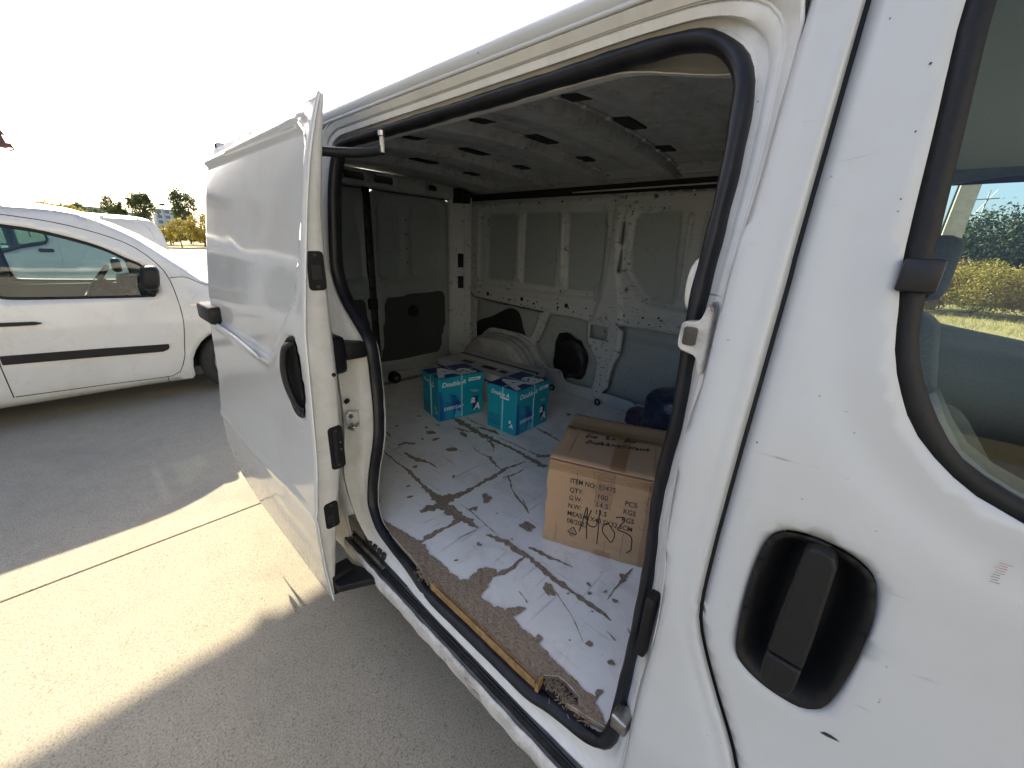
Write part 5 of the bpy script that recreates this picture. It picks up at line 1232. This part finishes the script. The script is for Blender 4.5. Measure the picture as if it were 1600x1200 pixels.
def compact_van():
    K = -4.45
    wm = lambda l, s, z: np.c_[K-s, l, z]
    top = [(1.20, .24), (1.27, .40), (1.27, .62), (1.20, .82), (1.05, .96), (.80, 1.04), (.50, 1.09), (.34, 1.13), (.24, 1.215), (.10, 1.345), (-.07, 1.505), (-.24, 1.612), (-.38, 1.678), (-.58, 1.708), (-.80, 1.722), (-1.3, 1.735), (-2.0, 1.74), (-2.6, 1.72), (-2.82, 1.66), (-2.88, 1.45), (-2.92, 1.0), (-2.92, .32)]
    sill = [(-2.88, .26)]+[(-2.60, .24)]+arch_pts(-2.2, .30, .37, .25)+[(-1.8, .21), (-1.1, .205), (-.3, .205)]+[(.085, .195)]+arch_pts(.485, .30, .385, .23)+[(.9, .22)]
    W1 = cr([(-.95, 1.12), (-.93, 1.06), (-.87, 1.035), (-.5, 1.02), (-.10, 1.012), (-.04, 1.03), (-.06, 1.26), (-.174, 1.349), (-.33, 1.447), (-.585, 1.538), (-.80, 1.578), (-.92, 1.585), (-.96, 1.55)], 90)
    W2 = np.array(rrect(-1.90, -1.13, 1.07, 1.57, .08))
    zsec = [(.15, .06), (.22, .045), (.30, .012), (.50, 0), (.80, .0), (.95, .012), (1.05, .035), (1.2, .075), (1.4, .13), (1.6, .205), (1.70, .27), (1.76, .34)]
    extra = lambda P: .32*np.clip((P[:, 0]-.55)/.75, 0, 1)**2.2+.10*np.clip((-2.6-P[:, 0])/.35, 0, 1)**2+.02*sstep(.9, 1.1, P[:, 1])*sstep(.0, .3, P[:, 0])
    segs = [('front_bumper', (0, .12), 'car_white'), ('bonnet', (.12, .27), 'car_white'), ('windscreen', (.27, .40), 'car_glass'), ('roof', (.40, .80), 'car_white'), ('tailgate', (.80, 1.0), 'car_white')]
    bow = lambda p_: .16*sstep(-.4, .3, p_[0])-.08*sstep(-2.6, -2.9, p_[0]); crown = lambda p_: .055 if p_[0] < -.3 else .05
    T, near, sof, topc = car('parked_van', 'white compact van with a black side strip parked behind the open sliding door', 1.83, (-5.36, -.8, 0), wm, top, sill, [(-2.2, .31, .31), (.485, .31, .31)], [W1, W2], zsec, extra, segs, bow, crown, .315)
    def on(l, z, d=0.): s = float(sof(np.array([[l, z]]))[0]); return (K-s+d, l, z)
    def seam(pts, name='shut_line', r=.0035, n=40): MB().tube([on(a, b, .0005) for a, b in cr(pts, n, False)], r, 5).build(name, 'void', near, True)
    seam([(-.92, 1.655), (-.775, 1.645), (-.502, 1.602), (-.25, 1.52), (-.09, 1.43), (.035, 1.285), (.085, 1.156), (.105, .95), (.105, .764), (.07, .544), (.055, .44), (-.009, .287), (-.08, .258), (-.5, .272), (-1.03, .287)])
    seam([(-1.04, .285), (-1.042, .54), (-1.04, .9), (-1.03, 1.2), (-1.0, 1.6)])
    seam([(.09, 1.172), (.16, 1.178), (.22, 1.17), (.36, 1.10), (.7, 1.03)])
    seam([(-.105, .258), (-.10, .20)])
    # side strip, handle, indicator
    def slab(poly, d0, d1, name, m): b = MB(); b.prism(poly, lambda a, z, d: on(a, z, d), d0, d1); o = b.build(name, m, near, True, angle=40); bevel(o, .004, 2); return o
    slab([(-1.03, .555), (-.6, .536), (-.095, .512), (-.055, .527), (-.042, .545), (-.042, .576), (-.5, .602), (-1.03, .624)], -.004, .016, 'side_strip', 'plastic')
    h = slab([(-.985, .848), (-.80, .843), (-.765, .850), (-.76, .856), (-.80, .868), (-.985, .876)], .018, .036, 'door_handle', 'plastic')
    b = MB(); cup = cr([(-.94, .86), (-.92, .893), (-.86, .90), (-.80, .883), (-.785, .855), (-.81, .825), (-.87, .815), (-.93, .828)], 30); b.add([on(a, z, .0015) for a, z in cup], [tuple(range(30))[::-1]]); b.build('handle_cup', 'car_white', near)
    slab(rrect(.178, .240, .914, .932, .009), -.002, .008, 'side_indicator', 'lamp_glass')
    # mirror
    P = [on(-.07, 1.10, .0), on(-.07, 1.12, .05)]
    mi = MB().tube([on(-.06, 1.07, -.02), on(-.06, 1.09, .06), on(-.07, 1.13, .10)], [.05, .045, .04], 10).build('door_mirror', 'plastic', near, True)
    bm = bmesh.new(); bmesh.ops.create_icosphere(bm, subdivisions=3, radius=.5); c = np.array(on(-.065, 1.19, .16))
    for v in bm.verts: v.co = Vector([.5*math.copysign(abs(2*q)**.6, q) for q in v.co])
    V = [(c[0]+v.co.x*.20, c[1]+v.co.y*.13+.03*v.co.z, c[2]+v.co.z*.21) for v in bm.verts]; F = [[q.index for q in f.verts] for f in bm.faces]; bm.free(); mesh('mirror_shell', V, F, 'plastic', mi)
    MB().box(K-1.83-.20, K-1.83-.02, -.18, -.10, 1.10, 1.26, bev=.03).build('far_mirror', 'plastic', near, True, angle=60)
    # cabin
    cb = MB().box(K-1.60, K-.22, -.08, .45, .55, 1.06, bev=.05).build('dashboard', 'greytrim', T, True, angle=60)
    MB().box(K-1.45, K-1.05, -.20, .0, .98, 1.13, bev=.04).build('instrument_hood', 'plastic', cb, True, angle=60)
    ax = Vector((0, -.62, .45)).normalized(); c = Vector((K-1.2, -.36, 1.06)); u = Vector((1, 0, 0)); v = ax.cross(u)
    st = MB().tube([c+u*.185*math.cos(a)+v*.185*math.sin(a) for a in np.linspace(0, 2*math.pi, 28, endpoint=False)], .016, 8, closed=True).build('steering_wheel', 'plastic', T, True)
    MB().tube([c, c-ax*.25], .06, 10).build('steering_hub', 'plastic', st, True)
    MB().tube([c-u*.18, c+u*.18], .018, 6).build('steering_spoke', 'plastic', st, True)
    for x in (K-1.25, K-.50):
        s = MB().box(x-.24, x+.24, -1.1, -.55, .45, .68, bev=.06).build('seat', 'seat', T, True, angle=60)
        MB().box(x-.23, x+.23, -1.22, -1.02, .60, 1.16, bev=.07).build('backrest', 'seat', s, True, angle=60)
        MB().box(x-.12, x+.12, -1.22, -1.10, 1.20, 1.42, bev=.04).build('headrest', 'seat', s, True, angle=60)
    MB().box(K-1.7, K-.12, -1.30, -1.27, .4, 1.62).build('partition', 'greytrim', T)
    MB().box(K-1.75, K-.08, -2.8, .9, .22, .30).build('cabin_floor', 'seat', T)
    MB().box(K-1.79, K-1.70, -1.05, .2, .3, 1.0).build('far_door_trim', 'greytrim', T)
    MB().box(K-1.62, K-.22, -.35, -.28, 1.60, 1.64, bev=.01).build('sun_visor', 'headliner', T)
compact_van()

def rear_van():
    V0 = -7.9
    wm = lambda l, s, z: np.c_[V0-s, .62-l, z]      # l grows from the tail towards the nose (-Y)
    top = [(.02, .30), (.0, .7), (.02, 1.2), (.05, 1.55), (.11, 1.68), (.22, 1.745), (.6, 1.762), (1.4, 1.77), (2.3, 1.76), (2.6, 1.72), (2.9, 1.55), (3.3, 1.22), (3.42, 1.12), (3.8, 1.04), (4.15, .92), (4.30, .70), (4.30, .42), (4.22, .25)]
    sill = ([(4.2, .24)]+[(a, b) for a, b in arch_pts(3.55, .30, .38, .24)[::-1]]+[(3.0, .21), (1.5, .21)]+[(a, b) for a, b in arch_pts(.78, .30, .38, .24)[::-1]]+[(.2, .26)])
    W1 = cr([(1.28, 1.36), (1.26, 1.46), (1.30, 1.56), (1.45, 1.60), (2.2, 1.60), (2.6, 1.50), (2.95, 1.22), (2.9, 1.17), (2.3, 1.17), (1.75, 1.22), (1.5, 1.30)], 60)
    zsec = [(.15, .06), (.30, .015), (.55, 0), (.9, .0), (1.15, .02), (1.4, .07), (1.6, .13), (1.72, .20), (1.80, .30)]
    extra = lambda P: .30*np.clip((P[:, 0]-3.5)/.85, 0, 1)**2+.06*np.clip((.25-P[:, 0])/.25, 0, 1)**2
    segs = [('tailgate', (0, .24), 'car_white'), ('roof', (.24, .60), 'car_white'), ('windscreen', (.60, .76), 'car_glass'), ('bonnet', (.76, .92), 'car_white'), ('front_bumper', (.92, 1.0), 'car_white')]
    bow = lambda p_: -.05*sstep(.3, 0, p_[0])+.14*sstep(2.5, 3.3, p_[0]); crown = lambda p_: .04
    T, near, sof, topc = car('panel_van', 'white panel van standing beyond the compact van, seen over its bonnet', 1.84, (-8.8, -1.5, 0), wm, top[::1], sill, [(.78, .31, .31), (3.55, .31, .31)], [W1], zsec, extra, segs, bow, crown, .315)
    def on(l, z, d=0.): s = float(sof(np.array([[l, z]]))[0]); return (V0-s+d, .62-l, z)
    def seam(pts, n=40, r=.004): MB().tube([on(a, b, .0005) for a, b in cr(pts, n, False)], r, 5).build('shut_line', 'void', near, True)
    seam([(1.16, 1.62), (1.165, 1.5), (1.19, 1.10), (1.24, 1.04), (1.295, 1.02), (1.30, .92), (1.28, .5), (1.3, .3)])
    seam([(.45, 1.45), (.30, 1.44), (.17, 1.45), (.16, 1.47), (.20, 1.62), (.26, 1.685), (.34, 1.69), (1.0, 1.70)])
    seam([(1.05, 1.12), (.7, 1.13), (.2, 1.20)], r=.003)
    b = MB(); b.prism(rrect(1.23, 1.37, 1.255, 1.30, .018), lambda a, z, d: on(a, z, d), -.002, .03); o = b.build('door_handle', 'plastic', near, True, angle=40); bevel(o, .006, 2)
    b = MB(); b.prism(rrect(.02, .06, 1.19, 1.24, .01), lambda a, z, d: on(a, z, d), -.002, .02); b.build('tail_hinge', 'plastic', near)
    MB().box(V0-1.7, V0-.1, -3.2, .5, .3, .36).build('cabin_floor', 'seat', T)
    MB().box(V0-1.7, V0-.15, -1.0, -.97, .4, 1.68).build('partition', 'greytrim', T)
rear_van()

# ------------------------------------------------------------------ steel roofs
def canopies():
    T = thing('steel_canopy', (-20.5, -6, 0), 'brown steel canopy edge standing beyond the parked compact van', 'canopy')
    x0, x1 = -26, -20
    pl = [(-.62, 3.86), (-.74, 4.38), (-1.1, 4.46), (-12, 4.62), (-12, 3.7), (-1.0, 3.78)]
    MB().prism([(-.98, 4.12), (-1.08, 4.40), (-12, 4.55), (-12, 4.22)], lambda a, z, d: (d, a, z), x1-.10, x1).build('fascia', 'brown_steel', T)
    MB().box(x0, x1-.1, -12, -1.15, 4.40, 4.46).build('roof_sheet', 'brown_steel', T)
    MB().prism([(-.88, 3.80), (-.92, 3.92), (-12, 4.02), (-12, 3.84)], lambda a, z, d: (d, a, z), x1-.16, x1-.04).build('eave_beam', 'brown_steel', T)
    for y in (-1.0, -2.6, -4.5, -6.4): MB().prism([(y, 3.88), (y-.10, 3.88), (y-.22, 4.40), (y-.10, 4.40)], lambda a, z, d: (d, a, z), x1-.12, x1-.06).build('bracket', 'brown_steel', T)
    for y in (-4.0, -11): MB().box(x1-.6, x1-.4, y-.1, y+.1, -.05, 4.4).build('post', 'brown_steel', T)
    MB().tube([(x1-.1, -1.0, 3.70), (x1-.1, -.86, 3.80)], .02, 6).build('hook', 'brown_steel', T)
    # unseen roof, added to cast the near shadow across the yard
    z = 6.0; xe = -1.24-1.38*z
    C = thing('added_shade_roof', (-7, -2.4, 0), 'unseen brown steel roof on two posts, added to cast the near yard shadow', 'added_shade_roof')
    MB().box(xe, xe+5.7, -2.5, .95, z, z+.05).build('roof_sheet', 'brown_steel', C)
    for y in (-2.3, -1.2, -.1, .8): MB().box(xe+.1, xe+5.6, y-.04, y+.04, z-.10, z).build('purlin', 'brown_steel', C)
    for x in (xe+.5, xe+5.0): MB().box(x-.06, x+.06, -2.5, .7, z-.28, z-.10).build('cantilever_beam', 'brown_steel', C); MB().box(x-.1, x+.1, -2.5, -2.3, -.01, z-.1).build('post', 'brown_steel', C)
    # unseen building, added so its sunlit wall bounces light onto the vans
    H = thing('added_bounce_building', (14, -8, 0), 'unseen long pale grey building added to bounce sunlight towards the vans', 'building')
    MB().box(10, 20, -32, 12, -.05, 8.5).build('wall', plain('bounce_wall_plaster', (.47, .48, .48), .85, var=.12, scale=.7), H)
    MB().box(9.7, 20.3, -32.3, 12.3, 8.5, 8.8).build('roof', 'galv', H)
    for y in (-26, -19, -12, -5, 2, 8):
        g_ = MB().box(9.93, 10, y-1.7, y+1.7, 0, 3.6).build('shutter_door', 'galv', H)
        for k in range(12): MB().box(9.90, 9.94, y-1.68, y+1.68, .05+k*.29, .32+k*.29, bev=.01).build('slat', 'galv', g_)
    B = thing('added_reflection_block', (-24, -16, 0), 'unseen tall grey block added to darken the reflection in the sliding door', 'building')  # unseen block, added to keep bright sky out of the sliding door's reflection
    MB().box(-32, -17, -34, -4.2, -.05, 9.6).build('wall', plain('reflection_block_plaster', (.30, .295, .27), .8, var=.2, scale=.8), B)
    MB().box(-32.3, -16.7, -34.3, -3.9, 9.6, 9.9).build('roof', 'brown_steel', B)
    me = None
    for y in np.arange(-6.2, -32, -3.0):
        for z_ in (1.1, 4.3, 7.2):
            if me is None: o = MB().box(-.05, .05, -.9, .9, 0, 1.6).build('window', 'far_glass', B, local=True); me = o.data
            else: o = link(bpy.data.objects.new('window', me), B)
            o.location = (-16.98+24, y+16, z_)
canopies()

# ------------------------------------------------------------------ planting, poles, buildings
def leaves(name, C, R, n, size, mat, parent, seed, clumps=26, bottom=-.9, clr=.30):
    r = np.random.default_rng(seed)
    u = r.normal(0, 1, (clumps, 3)); u /= np.linalg.norm(u, axis=1)[:, None]; u *= r.uniform(.35, 1, (clumps, 1))**.5
    u[:, 2] = np.maximum(u[:, 2], bottom); cc = np.array(C)+u*np.array(R)*.80
    k = r.integers(0, clumps, n); off_ = r.normal(0, 1, (n, 3)); off_ /= np.linalg.norm(off_, axis=1)[:, None]; off_ *= r.uniform(.2, 1, (n, 1))**.6
    P = cc[k]+off_*np.array(R)*clr*r.uniform(.6, 1.3, (clumps, 1))[k]
    P[:, 2] = np.maximum(P[:, 2], .02)
    a = r.normal(0, 1, (n, 3)); a /= np.linalg.norm(a, axis=1)[:, None]; b = r.normal(0, 1, (n, 3)); b -= a*(a*b).sum(1)[:, None]; b /= np.linalg.norm(b, axis=1)[:, None]
    s = size*r.uniform(.6, 1.4, (n, 1)); V = np.stack([P-a*s, P+b*s*.5, P+a*s, P-b*s*.5], 1).reshape(-1, 3)
    return mesh(name, V, np.arange(4*n).reshape(-1, 4), mat, parent, False)
def tree(name, label, cat, base, h, R, mat, n, size, seed, group, trunk=.35, tr=.12, squat=1.0, crown='crown'):
    T = thing(name, base, label, cat, group); x, y, z = base; r = np.random.default_rng(seed)
    b = MB(); b.tube([(x, y, z-.1), (x+.02*h*r.normal(), y+.02*h*r.normal(), z+h*trunk), (x+.03*h*r.normal(), y, z+h*.8)], [tr, tr*.75, tr*.2], 8)
    for k in range(6):
        a = r.uniform(0, 6.3); z0 = z+h*r.uniform(trunk*.8, .6); L = R*r.uniform(.5, .9)
        b.tube([(x, y, z0), (x+L*.5*math.cos(a), y+L*.5*math.sin(a), z0+L*.45), (x+L*math.cos(a), y+L*math.sin(a), z0+L*.7)], [tr*.4, tr*.28, tr*.1], 5)
    b.build('trunk', 'bark', T, True)
    ch = h*(1-trunk*.85)/2
    leaves(crown, (x, y, z+h-ch), (R, R, ch), n, size, mat, T, seed+100, clumps=int(20+n/90))
    return T
def polar(az, D): a = math.radians(az); return (.351+D*math.cos(a), -.52+D*math.sin(a), -.06)
def planting():
    g = 'trees along the far side of the yard'
    tree('roadside_tree', 'low spreading yellow green tree above the roof of the compact van', 'tree', polar(179.6, 66), 4.3, 2.8, 'leaf_yellow', 2600, .17, 1, g)
    tree('roadside_tree', 'small rounded olive tree beside the grey far building', 'tree', polar(178.0, 70), 4.6, 2.1, 'leaf_green', 2400, .16, 2, g)
    tree('poplar_tree', 'narrow poplar rising over the white panel van roof', 'tree', polar(176.2, 95), 7.4, 1.3, 'leaf_green', 2200, .16, 3, g, trunk=.15)
    tree('poplar_tree', 'shorter narrow poplar close by the taller poplar', 'tree', polar(175.5, 92), 6.3, 1.5, 'leaf_green', 2000, .16, 4, g, trunk=.15)
    tree('roadside_tree', 'round headed green tree between two lamp posts', 'tree', polar(173.7, 90), 7.8, 2.2, 'leaf_green', 3200, .17, 5, g)
    tree('roadside_tree', 'tall loose green tree by the edge of the sliding door', 'tree', polar(170.4, 88), 8.8, 2.1, 'leaf_green', 3000, .17, 6, g)
    tree('roadside_tree', 'dense yellow green bushy tree low beside the sliding door', 'tree', polar(169.2, 72), 4.6, 2.3, 'leaf_yellow', 2800, .15, 7, g, trunk=.1)
    tree('young_tree', 'thin young tree with sparse yellow leaves standing on the grass', 'tree', polar(171.2, 63), 3.4, 1.1, 'leaf_yellow', 700, .13, 8, g, trunk=.4, tr=.07)
    for k, (az, D, h, R, m) in enumerate(((175.4, 80, 3.2, 2.4, 0), (174.4, 78, 2.8, 2.2, 0), (173.5, 76, 3.0, 2.2, 0), (178.6, 80, 3.0, 2.4, 0), (172.8, 74, 2.9, 2.2, 0), (171.9, 78, 2.5, 2.4, 0), (170.2, 80, 2.6, 2.4, 1), (168.6, 80, 2.4, 2.2, 0), (177.2, 84, 2.4, 2.2, 1))):
        T = tree('roadside_bush', 'low yellow autumn bush in the row behind the parked vans' if m == 0 else 'low green bush in the row behind the parked vans', 'bush', polar(az, D), h, R, 'leaf_yellow' if m == 0 else 'leaf_green', 1100, .15, 30+k, 'bushes behind the parked vans', trunk=.05, tr=.06, crown='foliage')
    # right side, seen through the cab
    for k, (x, y, h, R) in enumerate(((.3, 20.8, 1.75, 1.2), (1.7, 21.3, 1.9, 1.2), (3.0, 20.9, 2.0, 1.25), (4.3, 21.4, 1.9, 1.2), (5.7, 20.9, 2.1, 1.3), (7.2, 21.3, 1.9, 1.3), (-1.2, 21.2, 1.8, 1.2), (2.3, 23.0, 2.1, 1.3), (4.9, 23.2, 2.2, 1.4))):
        tree('autumn_shrub', ('orange leaved autumn shrub' if k % 2 else 'yellow leaved autumn shrub')+' on the dry grass, seen through the cab windows', 'shrub', (x, y, -.06), h, R, 'leaf_autumn' if k % 2 else 'leaf_yellow', 9000, .036, 50+k, 'autumn shrubs beside the yard', trunk=.02, tr=.03, crown='foliage')
    for k, (x, y, h, R) in enumerate(((-3.5, 28.5, 4.0, 2.4), (.2, 29, 4.2, 2.4), (3.6, 28.6, 4.5, 2.5), (7.2, 29.2, 4.7, 2.6), (11, 29, 4.6, 2.6), (1.9, 30.5, 4.0, 2.3), (5.4, 30.8, 4.6, 2.4))):
        tree('evergreen_shrub', 'tall dark green shrub standing behind the autumn shrubs', 'shrub', (x, y, -.06), h, R, 'leaf_dark', 9000, .075, 70+k, 'dark green shrubs behind the autumn shrubs', trunk=.02, tr=.08, crown='foliage')
    r = np.random.default_rng(77); n = 9000
    x, y = r.uniform(-3, 9, n), r.uniform(12.9, 21, n); h = r.uniform(.05, .24, n)**1.1; a = r.uniform(0, 6.3, n); lx, ly = r.normal(0, .06, n), r.normal(0, .06, n); w = .006
    V = np.stack([np.c_[x-w*np.cos(a), y-w*np.sin(a), np.full(n, -.07)], np.c_[x+w*np.cos(a), y+w*np.sin(a), np.full(n, -.07)], np.c_[x+lx, y+ly, h-.06]], 1).reshape(-1, 3)
    o = mesh('dry_grass', V, np.arange(3*n).reshape(-1, 3), 'grass', None, False); tag(o, 'dry straw coloured grass beside the yard', 'grass', kind='stuff')
    # poles
    p_ = thing('concrete_pole', (1.86, 22.4, 0), 'thick pale concrete pole rising behind the autumn shrubs', 'pole')
    MB().add([(1.86+sx*w_, 22.4+sy*w_, z) for z, w_ in ((-.1, .30), (9.0, .20)) for sx, sy in ((-1, -1), (1, -1), (1, 1), (-1, 1))], [(0, 1, 5, 4), (1, 2, 6, 5), (2, 3, 7, 6), (3, 0, 4, 7), (4, 5, 6, 7)]).build('shaft', 'pole', p_)
    MB().tube([(1.50, 22.10, 0), (1.58, 22.14, 9.0)], .03, 6).build('cable_pipe', 'dark_metal', p_, True)
    for nm, az, D, h, lab in (('lamp_post', 172.1, 75, 5.2, 'slim lamp post rising from the yellow bushes'), ('lamp_post', 174.7, 100, 6.9, 'distant lamp post beside the round headed tree'), ('overhead_mast', 181.8, 110, 8.0, 'thin mast far off above the compact van windscreen'), ('overhead_mast', 84.9, 60, 8.6, 'wire mast far behind the dark green shrubs')):
        x, y, z = polar(az, D); T = thing(nm, (x, y, z), lab, 'pole')
        MB().tube([(x, y, z), (x, y, z+h)], [.09, .05], 6).build('shaft', 'galv', T, True)
        if nm == 'lamp_post': MB().tube([(x, y-.3, z+h), (x, y+.3, z+h+.03)], [.14, .16], 8).build('lamp_head', 'dark_metal', T, True)
        else:
            MB().tube([(x-.8, y-.5, z+h*.90), (x+.8, y+.5, z+h*.92)], .05, 5).build('cross_arm', 'galv', T); MB().tube([(x-.5, y-.3, z+h*.75), (x+.5, y+.3, z+h)], .035, 5).build('brace', 'galv', T)
    # far buildings
    for nm, az, D, w, h, fl, lab in (('far_building', 177.3, 260, 16, 10.5, 4, 'pale grey block of flats behind the olive tree'), ('far_building', 174.9, 300, 18, 10.5, 4, 'long pale building low behind the yellow bushes'), ('far_building', 171.4, 280, 14, 12.5, 5, 'bluish glazed block between the lamp post and the tall loose tree')):
        x, y, z = polar(az, D); T = thing(nm, (x, y, z), lab, 'building')
        MB().box(x-8, x, y-w/2, y+w/2, z, z+h).build('wall', 'far_wall', T); MB().box(x-8.3, x+.3, y-w/2-.3, y+w/2+.3, z+h, z+h+.4).build('roof', 'galv', T)
        me = None
        for i in range(fl):
            for j in range(int(w/3.2)):
                c = (x+.02, y-w/2+1.6+j*3.2, z+1.8+i*h/fl*.98)
                if me is None: o = MB().box(-.06, .06, -.9, .9, -.75, .75).build('window', 'far_glass', T, local=True); me = o.data
                else: o = link(bpy.data.objects.new('window', me), T)
                o.location = tuple(np.array(c)-np.array((x, y, z)))
planting()
